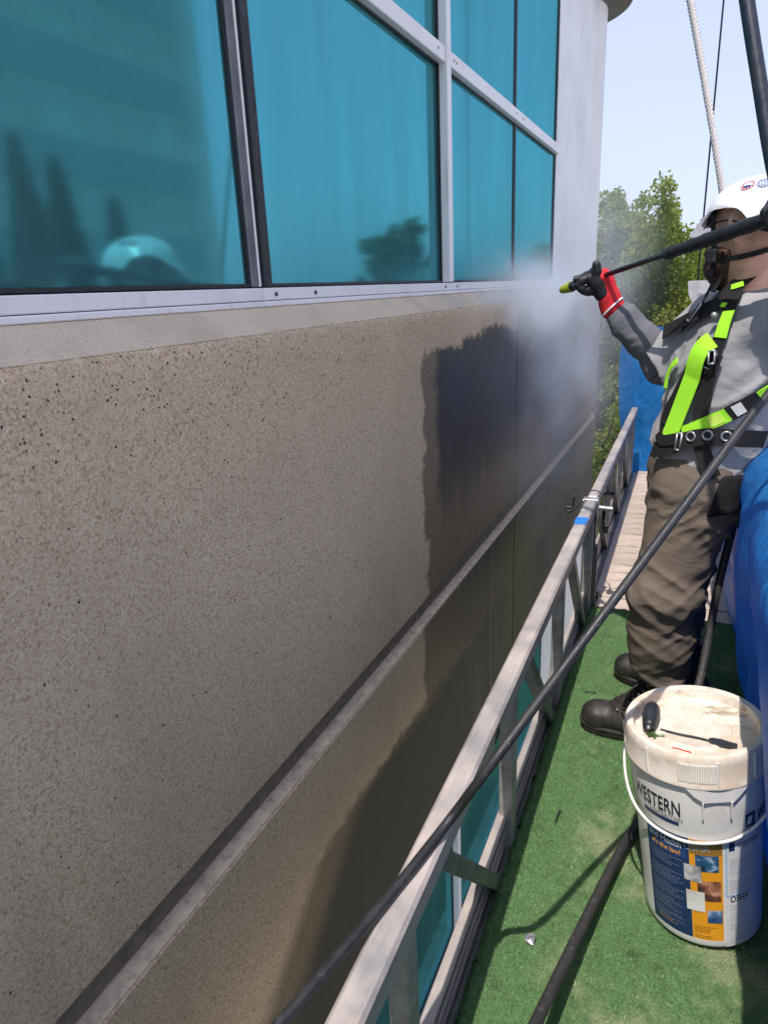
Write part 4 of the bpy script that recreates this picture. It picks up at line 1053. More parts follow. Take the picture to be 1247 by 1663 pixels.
strap('strap', [(975, 1080), (930, 1200), (905, 1320), (885, 1420), (885, 1520), (900, 1600), (925, 1680), (950, 1740)], .040, 'black_web', off=.006, bvs=[sb, tbv])
strap('strap', [(800, 1500), (850, 1480), (920, 1448), (1010, 1405), (1040, 1388)], .036, 'lime', off=.010, label='lime hip strap with care label')
strap('strap', [(1035, 1392), (1080, 1365), (1140, 1330), (1200, 1293)], .040, 'black_web', off=.011)
strap('strap', [(1190, 1298), (1247, 1255), (1330, 1190)], .036, 'lime', off=.0125)
strap('strap', [(655, 1590), (720, 1580), (780, 1555), (850, 1528), (930, 1515), (1020, 1518), (1110, 1522), (1205, 1525)], .044, 'black_web', off=.014, label='black waist belt with steel grommets')
strap('strap', [(690, 1500), (705, 1540), (780, 1530)], .030, 'black_web', off=.018)
strap('strap', [(772, 1110), (740, 1145), (718, 1195), (706, 1260)], .020, 'lime', off=.006)
strap('label_patch', [(1062, 1376), (1110, 1348)], .030, 'label_white', off=.0145, th=.001)
strap('care_label', [(935, 1442), (1005, 1408)], .026, 'care', off=.0125, th=.001)
for q in ((848, 1516), (930, 1507), (1020, 1510)):
    u, v = C1(q)[0]; h = hit(sb, u, v)
    if h:
        c = h[0] + h[1] * .0175; a_, b_ = frame_of(h[1]); bm = bmesh.new()
        tube(bm, [c + a_ * .0115 * math.cos(t * .2618) + b_ * .0115 * math.sin(t * .2618) for t in range(25)], .0030, 6, cap=False)
        g_ = link('grommet', bm_mesh('grommet', bm, True), M['steel'], hz)
        bm = bmesh.new(); bmesh.ops.create_circle(bm, cap_ends=True, segments=20, radius=.0095, matrix=Matrix.Translation(c - h[1] * .0005) @ Matrix((a_, b_, h[1])).transposed().to_4x4())
        bmesh.ops.solidify(bm, geom=bm.faces[:], thickness=.0006); link('grommet_hole', bm_mesh('hole', bm), M['ink'], hz)
def frame_loop(name, q, w, l, r, ang, mat, off=.016):
    u, v = C1(q)[0]; h = hit(sb, u, v)
    if not h: return
    a_, b_ = frame_of(h[1]); m2 = Matrix((a_, b_, h[1])).transposed().to_4x4() @ Matrix.Rotation(ang, 4, 'Z'); c = h[0] + h[1] * off; bm = bmesh.new()
    pts = [c + m2.to_3x3() @ Vector(p) for p in ((-w, -l, 0), (w, -l, 0), (w, l, 0), (-w, l, 0), (-w, -l, 0))]
    for p, q2 in zip(pts, pts[1:]): tube(bm, [p, q2], r, 6)
    o = link(name, bm_mesh(name, bm, True), M[mat], hz); o['kind'] = 'stuff'
frame_loop('buckle', (880, 862), .010, .026, .0030, R(-20), 'steel', .018)
frame_loop('adjuster', (955, 1110), .014, .022, .0035, R(-15), 'grip', .020)
frame_loop('keeper_ring', (975, 1100), .008, .016, .0028, R(10), 'steel', .026)
frame_loop('belt_buckle', (792, 1545), .007, .022, .0030, R(0), 'steel', .022)
bm = bmesh.new()
h = hit(sb, *C1((980, 880))[0])
if h: bmesh.ops.create_uvsphere(bm, u_segments=10, v_segments=8, radius=.009, matrix=Matrix.Translation(h[0] + h[1] * .016)); link('snap_ring', bm_mesh('snap', bm, True), M['steel'], hz)
# gathered black lanyard pack and tail at the belly, pouch on the hip
h = hit(sb, *C1((700, 1430))[0])
bm = bmesh.new()
if h:
    for k in range(12):
        t = k / 11; c = P(*C1((735 - 40 * t, 1390 + 130 * t))[0], d=(h[0] - EYE).dot(Vector(MC[2])) - .012)
        bmesh.ops.create_uvsphere(bm, u_segments=8, v_segments=6, radius=.013, matrix=Matrix.Translation(c + Vector((rnd.uniform(-.004, .004), 0, 0))) @ Matrix.Rotation(rnd.uniform(-1, 1), 4, 'Y') @ Matrix.Diagonal((1.25, 1, .55, 1)))
    o = link('gathered_webbing', bm_mesh('gathered', bm, True), M['black_web'], hz); o['kind'] = 'stuff'
ribbon('lanyard', [(1166, 455), (1157, 475), (1147, 495), (1142, 505)], .012, M['black_web'], helm, off=.012, bvs=[sb, bb])
def pouch_f(p):
    d = trouser_f(p) - .014
    q = smax(smax(.055 - p[..., 0] + .25 * (p[..., 2] - .82), p[..., 2] - .90, .01), .80 - p[..., 2] + .25 * (p[..., 0] - .1), .01)
    return smax(smax(d, q, .008), p[..., 1] - 2.12, .01)
link('hip_pouch', snets('pouch', pouch_f, (.02, 1.86, .74), (.2, 2.16, .93), .006), M['pouch'], worker, label='black padded leg strap and pouch on the hip')

# ------------------------------------------------------------------ gloves and spray lance
G1, G2 = P(976, 449, y=2.245), P(1243, 357, y=1.835)
LD = (G1 - G2).normalized()
tipP = G1 + LD * ((P(897, 479, y=2.36) - G1).length)
W_ = Vector(RWR)
def V3(u, v, y): return tuple(P(u, v, y=y))
def fing(p, pts, r): return chain(p, pts, [r * 1.12, r * 1.05, r, r * .92][:len(pts)], .004)
def glove_core(p):
    d = chain(p, [V3(986, 486, 2.262), V3(973, 455, 2.258)], [.031, .030], .03)
    return smin(d, cap(p, V3(970, 468, 2.235), V3(968, 448, 2.275), .024, .022), .02)
def glove_black(p):
    d = chain(p, [V3(979, 476, 2.255), V3(969, 456, 2.25), V3(966, 443, 2.25)], [.027, .026, .019], .02)
    fs = [[V3(969, 452, 2.236), V3(969, 440, 2.228), V3(968, 430, 2.224)],                              # thumb
          [V3(966, 446, 2.262), V3(953, 447, 2.262), V3(941, 453, 2.262), V3(932, 454, 2.258)],         # index
          [V3(965, 452, 2.250), V3(953, 452, 2.232), V3(944, 456, 2.226), V3(940, 464, 2.232)],         # middle
          [V3(965, 464, 2.250), V3(953, 472, 2.240), V3(944, 469, 2.230), V3(938, 463, 2.226)],         # ring
          [V3(966, 473, 2.255), V3(956, 475, 2.245), V3(948, 473, 2.235), V3(943, 469, 2.230)]]         # little
    for f, r in zip(fs, (.0125, .0110, .0115, .0108, .0098)): d = smin(d, fing(p, f, r), .007)
    return d - .0015 * (ridge(vn(p, (160, 160, 160), 1)) - .5)
lo, hi = Vector(W_) - Vector((.12, .1, .08)), Vector(W_) + Vector((.06, .1, .16))
gb = link('glove', snets('glove', glove_black, lo, hi, .0028), M['black_glove'], worker, label='red and black work glove gripping the lance')
def glove_red(p):
    d = chain(p, [V3(994, 500, 2.27), V3(987, 482, 2.266), V3(980, 458, 2.262), V3(976, 449, 2.260)], [.036, .030, .027, .021], .02)
    d = smin(d, cap(p, V3(977, 450, 2.238), V3(983, 447, 2.275), .016, .016), .012)
    cut = (p - np.array(V3(975, 470, 2.25))) @ np.array(tuple(Vector((-MC[0][0], 0, -MC[0][2])).normalized()), np.float32)
    d = smax(d, cut - .004, .004)
    ax = np.array(RWR) - np.array(REL); ax /= np.linalg.norm(ax)
    d = smax(d, -((p - np.array(RWR) + ax * .018) @ ax.astype(np.float32)), .004)
    return d - .002 * (ridge(vn(p, (60, 60, 30), 2)) - .5)
link('glove_back', snets('glove_back', glove_red, lo, hi, .003), M['red_glove'], gb, label='red knitted back and cuff')
axv = (Vector(RWR) - Vector(REL)).normalized(); a_, b_ = frame_of(axv); bm = bmesh.new(); cc = Vector(V3(994, 499, 2.268))
tube(bm, [cc + a_ * .0375 * math.cos(t * .2618) + b_ * .0375 * math.sin(t * .2618) for t in range(25)], .0030, 6, cap=False)
link('cuff_trim', bm_mesh('trim', bm, True), M['print_white'], gb)
gl = lambda t, dx=0, dz=0, dy=0: tuple(G2 - LD * t + Vector((dx, dy, dz)))
def glove_left(p):
    d = chain(p, [tuple(LWR), gl(.05, .02, -.035), gl(.03, .012, -.012)], [.036, .036, .030], .03)
    for k in range(4):
        t = .015 + .021 * k
        d = smin(d, fing(p, [gl(t, .020, .018, .01), gl(t, -.002, .030, -.012), gl(t, -.014, .010, -.030), gl(t + .004, -.006, -.016, -.030)], .0115 - .0006 * k), .006)
    return smin(d, fing(p, [gl(.06, .02, -.02, .02), gl(.03, -.004, -.020, .030), gl(.0, -.010, -.006, .032)], .0125), .008)
lo2, hi2 = G2 - Vector((.09, .12, .1)), Vector(LWR) + Vector((.06, .12, .1))
lg = link('glove', snets('glove', glove_left, [min(a, b) - .03 for a, b in zip(lo2, LWR)], [max(a, b) + .05 for a, b in zip(hi2, G2)], .0036), M['black_glove'], worker, label='black glove on the lance grip at the picture edge')
lance = thing('spray_lance', 'long spray lance with black insulated grip and yellow green nozzle, held to the wall', 'spray lance', tuple(G1))
bm = bmesh.new(); tube(bm, [tipP - LD * .045, G2 - LD * .18], .0075, 12); link('wand', bm_mesh('wand', bm, True), M['lance'], lance)
def on_lance(u):
    a, b = 0.0, 1.3
    for _ in range(40):
        m = (a + b) / 2; q = MC @ np.array(tuple(G1 + (G2 - G1) * m - EYE))
        if CX + F_PX * q[0] / q[2] < u: a = m
        else: b = m
    return G1 + (G2 - G1) * a
s0 = on_lance(1084)
bm = bmesh.new(); L_ = (G2 - s0).length + .12; npt = 40
tube(bm, [s0 - LD * (L_ * k / npt) for k in range(npt + 1)], [(.0140 + .0022 * math.sin(k * 1.1) * .3 + .0030 * min(1, k / 12) + .0012 * mnoise.noise((k * .7, 1, 2))) if k > 0 else .012 for k in range(npt + 1)], 16)
link('grip_sleeve', bm_mesh('grip_sleeve', bm, True, sharp=50), M['insul'], lance)
bm = bmesh.new(); tube(bm, [s0 + LD * .004, s0 - LD * .010], .0165, 14); link('sleeve_collar', bm_mesh('collar', bm, True, sharp=40), M['grip'], lance)
bm = bmesh.new(); tube(bm, [tipP, tipP - LD * .004, tipP - LD * .045, tipP - LD * .052], [.0105, .0125, .0165, .0150], 14); tube(bm, [tipP - LD * .0525, tipP - LD * .056], .0172, 14)
link('nozzle', bm_mesh('nozzle', bm, True, sharp=40), M['nozzle'], lance)
bm = bmesh.new(); tube(bm, [tipP - LD * .057, tipP - LD * .066, tipP - LD * .078, tipP - LD * .085], [.0155, .0165, .0150, .0100], 8); link('coupling', bm_mesh('coupling', bm, True, sharp=30), M['grip'], lance)

# ------------------------------------------------------------------ bucket
bk = thing('bucket', 'tall white lidded pail with safety labels standing on the green turf', 'bucket', (.112, 1.393, .018), rot=(0, -.12, 0))
RB = lambda z: .1215 + .013 * z / .49
bm = bmesh.new(); lathe(bm, [(.0, .004), (.112, .0), (.120, .004), (.1235, .012)] + [(RB(z), z) for z in (.03, .1, .2, .285)] + [(RB(.3) + .001, .300), (RB(.31) + .0035, .312), (RB(.4) + .003, .40), (RB(.42), .44), (0, .44)], 96)
link('pail', bm_mesh('pail', bm, True, sharp=35), M['bucket'], bk, True)
bm = bmesh.new()
lathe(bm, [(0, .462), (.060, .4625), (.064, .4650), (.070, .4652), (.074, .4622), (.112, .462), (.119, .466), (.1215, .478), (.1235, .486), (.130, .4885), (.137, .487), (.1405, .481), (.1415, .470), (.1425, .428), (.1445, .424), (.1445, .4195), (.141, .417), (.1365, .418), (.1365, .44)], 96)
lid = link('lid', bm_mesh('lid', bm, True, sharp=35), M['lid'], bk, True)
bm = bmesh.new()
for k in range(17):
    t = R(-101 + 1.75 * k); c, s_ = math.cos(t), math.sin(t)
    box(bm, (-.0022, -.0011, .434), (.0015, .0011, .474), .0007, 1, Matrix.Translation((.1433 * c, .1433 * s_, 0)) @ Matrix.Rotation(t, 4, 'Z'))
o = link('grip_ribs', bm_mesh('grip_ribs', bm), M['bucket'], lid, True); o['kind'] = 'stuff'
for k, a in enumerate((-170, -128, -72, -40, -5, 40, 90, 140)):
    t = R(a); bm = bmesh.new(); box(bm, (-.001, -.0022, .426), (.0025, .0022, .481), .001, 1, Matrix.Translation((.1422 * math.cos(t), .1422 * math.sin(t), 0)) @ Matrix.Rotation(t, 4, 'Z'))
    link('lid_seam', bm_mesh('lid_seam', bm), M['bucket'], lid, True)
def patch(name, t0, t1, z0, z1, mat, par=bk, off=.0008, rf=RB, slant=0.0, n=None, th=.0):
    n = n or max(2, int(abs(t1 - t0) / 3)); bm = bmesh.new(); rows = []
    for i in range(n + 1):
        t = t0 + (t1 - t0) * i / n; row = []
        for f in (0, .5, 1):
            z = z0 + (z1 - z0) * f; a = R(t + slant * (z1 - z) * 100); r = rf(z) + off; row.append(bm.verts.new((r * math.cos(a), r * math.sin(a), z)))
        rows.append(row)
    for a, b in zip(rows, rows[1:]):
        for k in range(2): bm.faces.new((a[k], b[k], b[k + 1], a[k + 1]))
    return link(name, bm_mesh(name, bm, True), mat, par, True)
bm = bmesh.new()                                                     # skirt tab under the lid, and its two fins
tabp = [(-97, .4185), (-90, .400), (-83, .388), (-60, .388), (-54, .402), (-46, .4185)]
rows = []
for (t, z) in tabp:
    a = R(t); rows.append([bm.verts.new((r * math.cos(a), r * math.sin(a), zz)) for r, zz in ((.1435, .4205), (.1435, z), (.1385, z - .003), (.1385, .4205))])
for a, b in zip(rows, rows[1:]):
    for k in range(4): bm.faces.new((a[k], b[k], b[(k + 1) % 4], a[(k + 1) % 4]))
link('skirt_tab', bm_mesh('skirt_tab', bm), M['bucket'], bk, True)
for t in (-84, -62):
    a = R(t); bm = bmesh.new(); vs_ = []
    for w_ in (-.0015, .0015):
        vs_.append([bm.verts.new((r * math.cos(a) - w_ * math.sin(a), r * math.sin(a) + w_ * math.cos(a), z)) for r, z in ((.138, .388), (.1445, .388), (.1415, .347), (.138, .345))])
    bm.faces.new(vs_[0]); bm.faces.new(vs_[1][::-1])
    for k in range(4): bm.faces.new((vs_[0][k], vs_[0][(k + 1) % 4], vs_[1][(k + 1) % 4], vs_[1][k]))
    link('fin', bm_mesh('fin', bm), M['bucket'], bk, True)
hp = spline([((RB(z) + q) * math.cos(R(t)), (RB(z) + q) * math.sin(R(t)), z) for t, z, q in ((-188, .418, .010), (-176, .395, .014), (-163, .360, .018), (-150, .328, .020), (-138, .303, .016), (-122, .288, .010), (-100, .283, .008), (-78, .288, .008), (-58, .296, .009), (-38, .312, .012), (-20, .338, .018), (-4, .375, .016), (8, .418, .010))], 8)
bm = bmesh.new(); tube(bm, hp, .0034, 8); link('bail', bm_mesh('bail', bm, True), M['bucket'], bk, True, label='white bail hanging against the pail')
RU = lambda z: RB(.36) + .0036
bl = patch('safety_label', -140, -97, .022, .286, M['navy'], off=.0007); bl['label'] = 'navy label with white and orange heading'
yl = patch('safety_label', -96.9, -68.5, .012, .286, M['yellow'], off=.0007); yl['label'] = 'orange yellow label with five small photographs'
wl = patch('safety_label', -66.5, -18, .006, .286, M['label_white'], off=.0007); wl['label'] = 'white label in the shade of the tarp'
patch('heading_band', -138, -99, .230, .284, M['ink_blue'], bl, .0011)
patch('swoosh', -139, -104, .3135, .3225, M['navy'], bk, .0042, RB, .35)
patch('header_tint', -96.5, -69, .250, .284, simple('label_brown', (.32, .17, .03), .5, 0, .1, 30, 0), yl, .0011)
patch('border', -66, -64.6, .14, .284, M['sky_blue'], wl, .0011); patch('border', -66, -22, .140, .144, M['sky_blue'], wl, .0011)
for (a0, a1, z0, z1, m_) in ((-92, -72, .207, .249, 'pic_weld'), (-102, -87, .178, .220, 'pic_grey'), (-91, -70.5, .130, .183, 'pic_red'), (-101, -85, .100, .153, 'pic_sky'), (-83, -69.5, .072, .106, 'pic_blue')):
    patch('picture', a0, a1, z0, z1, M[m_], yl, .0015 if m_ not in ('pic_grey', 'pic_sky') else .0019)
def lines(name, t0, t1, z0, z1, n, mat, par, seed, gap=(), h=.0011, off=.0013):
    q = random.Random(seed); bm = bmesh.new()
    for k in range(n):
        if k in gap: continue
        z = z1 - (z1 - z0) * k / (n - 1); e = t1 - q.random() ** 2 * (t1 - t0) * .45; t = t0
        while t < e - 1:
            w_ = q.uniform(1.6, 4.5); te = min(e, t + w_)
            va = [bm.verts.new(((RB(zz) + off) * math.cos(R(tt)), (RB(zz) + off) * math.sin(R(tt)), zz)) for tt, zz in ((t, z), (te, z), (te, z + h), (t, z + h))]
            bm.faces.new(va); t = te + .7
    o = link(name, bm_mesh(name, bm), mat, par, True); o['kind'] = 'stuff'
lines('small_print', -136, -103, .050, .222, 32, M['print_grey'], bl, 1, (5, 6, 13, 20, 27))
lines('small_print', -132, -104, .040, .046, 2, M['print_orange'], bl, 2)
lines('small_print', -95, -74, .028, .058, 7, M['ink'], yl, 3, (4,))
lines('small_print', -62, -30, .150, .235, 18, M['print_grey'], wl, 4, (9, 10)); lines('small_print', -62, -40, .02, .115, 18, M['print_grey'], wl, 5, (3, 8, 13))
def text(name, body_, t0, z0, h, mat, par, rf=RB, off=.0016, bold=.0, width=None, space=1.0):
    cu = bpy.data.curves.new(name, 'FONT'); cu.body = body_; cu.size = 1; cu.offset = bold; cu.resolution_u = 3; cu.space_character = space
    o = bpy.data.objects.new(name, cu); COL.objects.link(o); dg = bpy.context.evaluated_depsgraph_get()
    me = bpy.data.meshes.new_from_object(o.evaluated_get(dg)); bpy.data.objects.remove(o)
    co = np.array([v.co for v in me.vertices]); capH = .72
    w_ = co[:, 0].max() - co[:, 0].min(); x0 = co[:, 0].min(); k = h / capH
    kx = k if width is None else R(width) * RB(z0) / w_
    for v in me.vertices:
        z = z0 + v.co.y * k; r = rf(z) + off; a = R(t0) + (v.co.x - x0) * kx / r; v.co = (r * math.cos(a), r * math.sin(a), z)
    return link(name, me, mat, par, True)
text('lettering', 'WESTERN', -151, .339, .034, M['ink'], bk, RU, .0012, .012, 51)
text('lettering', 'CONTRACTORS', -131, .325, .0095, M['ink'], bk, RU, .0012, 0, 32, 1.2)
text('lettering', 'and Health', -136, .256, .0145, M['print_white'], bl, RB, .0018, .02, 33)
text('lettering', "it's the law!", -133, .237, .0125, M['print_orange'], bl, RB, .0018, .02, 29)
text('lettering', 'OSHA', -101, .258, .021, M['print_grey'], yl, RB, .0018, 0, 22)
text('lettering', 'OSHA', -62, .125, .017, M['ink'], wl, RB, .0016, .01, 20)
text('lettering', 'WESTERN', -55, .262, .013, M['ink_blue'], wl, RB, .0016, .01, 26)
text('lettering', 'WESTERN', -34, .312, .030, M['ink'], bk, RU, .0012, .012, 48)
lg_ = patch('logo_square', -48, -37, .310, .342, M['navy'], bk, .0010, RU); patch('logo_square', -63, -57.5, .258, .279, M['navy'], wl, .0014)
patch('logo_leaf', -45.5, -40.5, .317, .335, M['label_white'], lg_, .0014, RU, -.9)
def lidq(x, y, z): return (x, y, z)
bm = bmesh.new(); pl = [(-.040 + .037 * k / 8 + rnd.uniform(-.002, .002), -.076 - .0015 * k + rnd.uniform(-.001, .001)) for k in range(9)]
for (x0, y0), (x1, y1) in zip(pl, pl[1:]):
    bm.faces.new([bm.verts.new(q) for q in ((x0, y0 - .0018, .4632 + .000), (x1, y1 - .0018, .4632), (x1, y1 + .0018, .4632), (x0, y0 + .0018, .4632))])
o = link('red_streak', bm_mesh('red_streak', bm), M['red'], lid, True)
BT = Matrix.Translation((.112, 1.393, .018)) @ Matrix.Rotation(-.12, 4, 'Y')
def onlid(x, y, z): return tuple(BT @ Vector((x, y, z)))
tool = thing('screwdriver', 'dark stubby tool handle lying at the left of the dusty pail lid', 'screwdriver', onlid(-.09, .01, .463))
gp = [onlid(-.086 - .002 * t, .048 - .088 * t, .480 + .002 * t) for t in (0, .06, .2, .45, .7, .9, 1.0)]
bm = bmesh.new(); tube(bm, gp, [.008, .0135, .0175, .0185, .0165, .0135, .0115], 14); link('grip', bm_mesh('grip', bm, True), M['grip'], tool)
bm = bmesh.new(); tube(bm, [onlid(-.0885, -.039, .482), onlid(-.089, -.046, .482)], .0045, 8); link('ferrule', bm_mesh('ferrule', bm, True), M['steel'], tool)
bm = bmesh.new(); tube(bm, [onlid(-.086, .047, .48), onlid(-.084, .060, .479)], [.007, .006], 8); link('end_cap', bm_mesh('cap', bm, True), simple('tan_cap', (.40, .24, .12), .6), tool)
br = thing('scraper', 'thin rod with a dark flattened tip lying across the dusty pail lid', 'scraper', onlid(0, -.04, .463))
bm = bmesh.new(); tube(bm, spline([onlid(-.066, -.022, .4665), onlid(-.03, -.031, .466), (onlid(.006, -.037, .466)), onlid(.030, -.043, .466)], 5), .0022, 7); link('rod', bm_mesh('rod', bm, True), M['grip'], br)
bm = bmesh.new(); rows = []
for k, (x, y, w_) in enumerate(((.028, -.042, .003), (.036, -.044, .009), (.050, -.0475, .011), (.066, -.052, .009), (.080, -.052, .004))):
    rows.append([bm.verts.new(onlid(x + .1 * dw, y + dw, z)) for dw, z in ((-w_, .4645), (w_, .4645), (w_ * .8, .470), (-w_ * .8, .470))])
for a, b in zip(rows, rows[1:]):
    for k in range(4): bm.faces.new((a[k], a[(k + 1) % 4], b[(k + 1) % 4], b[k]))
bm.faces.new(rows[0]); bm.faces.new(rows[-1])
link('tip', bm_mesh('tip', bm), M['grip'], br)
bm = bmesh.new()
for k in range(16):
    c = Vector(onlid(-.078 + rnd.uniform(-.014, .018), -.046 + rnd.uniform(-.006, .006), .466 + rnd.uniform(0, .004))); a = rnd.uniform(0, 6.28); d = Vector((math.cos(a), math.sin(a), .2)) * .008; s_ = Vector((-math.sin(a), math.cos(a), .1)) * .0022
    bm.faces.new([bm.verts.new(q) for q in (c - d, c + s_, c + d, c - s_)])
sp_ = link('weed_sprig', bm_mesh('sprig', bm), simple('sprig_green', (.05, .11, .025), .6)); tag(sp_, 'tiny green weed sprig lying on the pail lid beside the tool handle', 'sprig'); sp_['kind'] = 'thing'
# litter on the turf
bm = bmesh.new(); bmesh.ops.create_icosphere(bm, subdivisions=2, radius=.013)
for v in bm.verts: v.co = v.co * (1 + .5 * mnoise.noise(v.co * 140)); v.co.z *= .35
c = P(861, 1524, z=.012); bm.transform(Matrix.Translation(c)); o = link('foil_scrap', bm_mesh('foil', bm), simple('crumpled_foil', (.55, .5, .52), .3, .8, .2, 90)); tag(o, 'small crumpled scrap of foil on the turf near the rail', 'scrap')
for (u, v, l, w_, a) in ((905, 1325, .05, .005, .1), (957, 1124, .04, .007, 1.4), (950, 1150, .035, .008, .5)):
    c = P(u, v, z=.011); bm = bmesh.new(); rows = []
    for k in range(7):
        t = (k / 6 - .5) * l; q = Vector((c.x + math.sin(a) * t + rnd.uniform(-.002, .002), c.y + math.cos(a) * t, c.z)); ww = w_ * (.4 + .6 * rnd.random())
        rows.append([bm.verts.new(q + Vector((ww * math.cos(a) * f, -ww * math.sin(a) * f, .001))) for f in (-.5, .5)])
    for a_2, b_2 in zip(rows, rows[1:]): bm.faces.new((a_2[0], a_2[1], b_2[1], b_2[0]))
    link('cut', bm_mesh('cut', bm), M['gasket'], turf, label='dark cut in the turf')

# ------------------------------------------------------------------ hoses, ropes, cable, pulley
RH = .0086
pts = [P(1420, 440, d=1.45), P(1247, 640, d=1.36), P(1100, 836, d=1.29), P(930, 1064, d=1.20), P(800, 1238, d=1.12), P(735, 1325, z=.532), P(668, 1411, z=.5172), P(602, 1492, z=.5185), P(470, 1645, d=.86), P(330, 1800, d=.76), P(200, 1950, d=.70)]
bm = bmesh.new(); tube(bm, spline(pts, 14), RH, 14); o = link('pressure_hose', bm_mesh('pressure_hose', bm, True), M['hose']); tag(o, 'thick black pressure hose slung across from the worker over the near rail', 'hose')
pts = [P(1330, 735, y=2.05), P(1247, 727, y=2.10), P(1222, 732, y=2.12), P(1208, 748, y=2.11), P(1202, 775, y=2.09), P(1190, 850, y=2.06), P(1165, 955, y=2.02), P(1148, 1045, y=1.96), P(1130, 1125, y=1.86), P(1090, 1230, y=1.67), P(1040, 1328, z=.045), P(1000, 1395, z=.05), P(935, 1525, z=.085), P(868, 1665, z=.14), P(800, 1800, z=.22)]
bm = bmesh.new(); tube(bm, spline(pts, 14), .0115, 14); o = link('pressure_hose', bm_mesh('worn_hose', bm, True), M['hose_worn']); tag(o, 'worn black hose hanging over the tarp and looping down behind the pail', 'hose')
def twisted(name, pts, R0, r, turns, mat, par):
    sp = spline(pts, 120 // (len(pts) - 1)); n = len(sp)
    for k in range(3):
        q = []
        for i, p in enumerate(sp):
            t = (sp[min(i + 1, n - 1)] - sp[max(i - 1, 0)]).normalized(); a, b = frame_of(t, Vector((0, 1, 0))); an = 2 * math.pi * (turns * i / n + k / 3); q.append(p + a * R0 * math.cos(an) + b * R0 * math.sin(an))
        bm = bmesh.new(); tube(bm, q, r, 8); link('strand', bm_mesh('strand', bm, True), mat, par)
rp = thing('safety_rope', 'thick white twisted safety rope rising behind the white helmet', 'rope', tuple(P(1172, 315, y=2.45)))
twisted('strand', [P(1096, -130, y=2.45), P(1120, 0, y=2.45), P(1146, 150, y=2.45), P(1172, 312, y=2.45), P(1188, 430, y=2.45), P(1212, 640, y=2.45)], .0056, .0063, 40, M['rope'], rp)
bm = bmesh.new(); tube(bm, spline([P(1185, -200, d=1.10), P(1212, 0, d=1.10), P(1232, 130, d=1.10), P(1258, 285, d=1.10), P(1310, 520, d=1.10)], 10), .0115, 14)
o = link('suspension_line', bm_mesh('suspension_line', bm, True), M['pole']); tag(o, 'dark blue black thick line running down past the helmet at the picture edge', 'line')
top = P(1131, -60, y=5.45); bot = P(1131, 470, y=5.45)
bm = bmesh.new(); tube(bm, [(bot.x, 5.45, top.z + 2), (bot.x, 5.45, bot.z)], .0058, 8); o = link('hoist_cable', bm_mesh('hoist_cable', bm, True), M['grip']); tag(o, 'thin dark wire cable rising from the grey pulley', 'cable')
pc = P(1137, 474, y=5.40)
pul = thing('pulley', 'pale grey pulley block at the end of the platform behind the worker', 'pulley', tuple(pc))
ol = [(-.085, .075), (.085, .075), (.080, .02), (.060, -.05), (.03, -.082), (-.01, -.088), (-.05, -.065), (-.075, -.01)]
for dy in (-.03, .03):
    bm = bmesh.new(); f = [bm.verts.new((pc.x + x, pc.y + dy, pc.z + z)) for x, z in ol]; fc = bm.faces.new(f); bm.normal_update(); r_ = bmesh.ops.solidify(bm, geom=[fc], thickness=.006)
    link('side_plate', bm_mesh('side_plate', bm), M['pulley'] if 'pulley' in M else M.setdefault('pulley', simple('pulley_grey', (.48, .47, .47), .5, .2, .15, 20)), pul)
bm = bmesh.new(); tube(bm, [pc + Vector((0, -.022, -.01)), pc + Vector((0, -.012, -.01)), pc + Vector((0, 0, -.01)), pc + Vector((0, .012, -.01)), pc + Vector((0, .022, -.01))], [.062, .055, .050, .055, .062], 24); link('wheel', bm_mesh('wheel', bm, True, sharp=40), M['alu_dark'], pul)
bm = bmesh.new(); tube(bm, [pc + Vector((0, -.046, -.015)), pc + Vector((0, .046, -.015))], .012, 8); link('bolt', bm_mesh('bolt', bm, True, sharp=40), M['steel'], pul)
bm = bmesh.new(); box(bm, (pc.x - .03, pc.y - .025, .95), (pc.x + .03, pc.y + .025, pc.z - .05), .003); box(bm, (-.33, pc.y + .045, .86), (.36, pc.y + .075, .955), .003); link('hoist_bracket', bm_mesh('bracket', bm), M['alu'], pul)

# ------------------------------------------------------------------ trees, far buildings
LEAFC = {}
def leaf_mat(name, a, b, c):
    n = N(name); oi = n.noise(1.1, 3, .6); f = n.noise(13, 3, .7)
    col = n.ramp(n.math('ADD', n.math('MULTIPLY', oi, .5), n.math('MULTIPLY', f, .5)), [(.3, a), (.5, b), (.72, c)])
    n.done(col, .6, 0, None, .3)
    tr = n.t.nodes.new('ShaderNodeBsdfTranslucent'); n.set(tr.inputs[0], n.mix(1, col, (1.5, 1.6, .7), 'MULTIPLY')); mx = n.t.nodes.new('ShaderNodeMixShader'); mx.inputs[0].default_value = .5
    n.t.links.new(n.b.outputs[0], mx.inputs[1]); n.t.links.new(tr.outputs[0], mx.inputs[2]); n.t.links.new(mx.outputs[0], n.out.inputs[0]); return n.m
M['leaf'] = leaf_mat('light_leaves', (.12, .17, .035), (.20, .255, .06), (.36, .34, .11)); M['leaf2'] = leaf_mat('mid_leaves', (.07, .12, .045), (.11, .16, .055), (.17, .20, .075)); M['conifer'] = leaf_mat('conifer_needles', (.03, .055, .035), (.04, .07, .04), (.06, .09, .05))  # mid leaves and needles: haze of the distance is lifted into their colours
M['bark'] = simple('bark', (.10, .08, .065), .9, 0, .4, 9, .5, 40, .02)
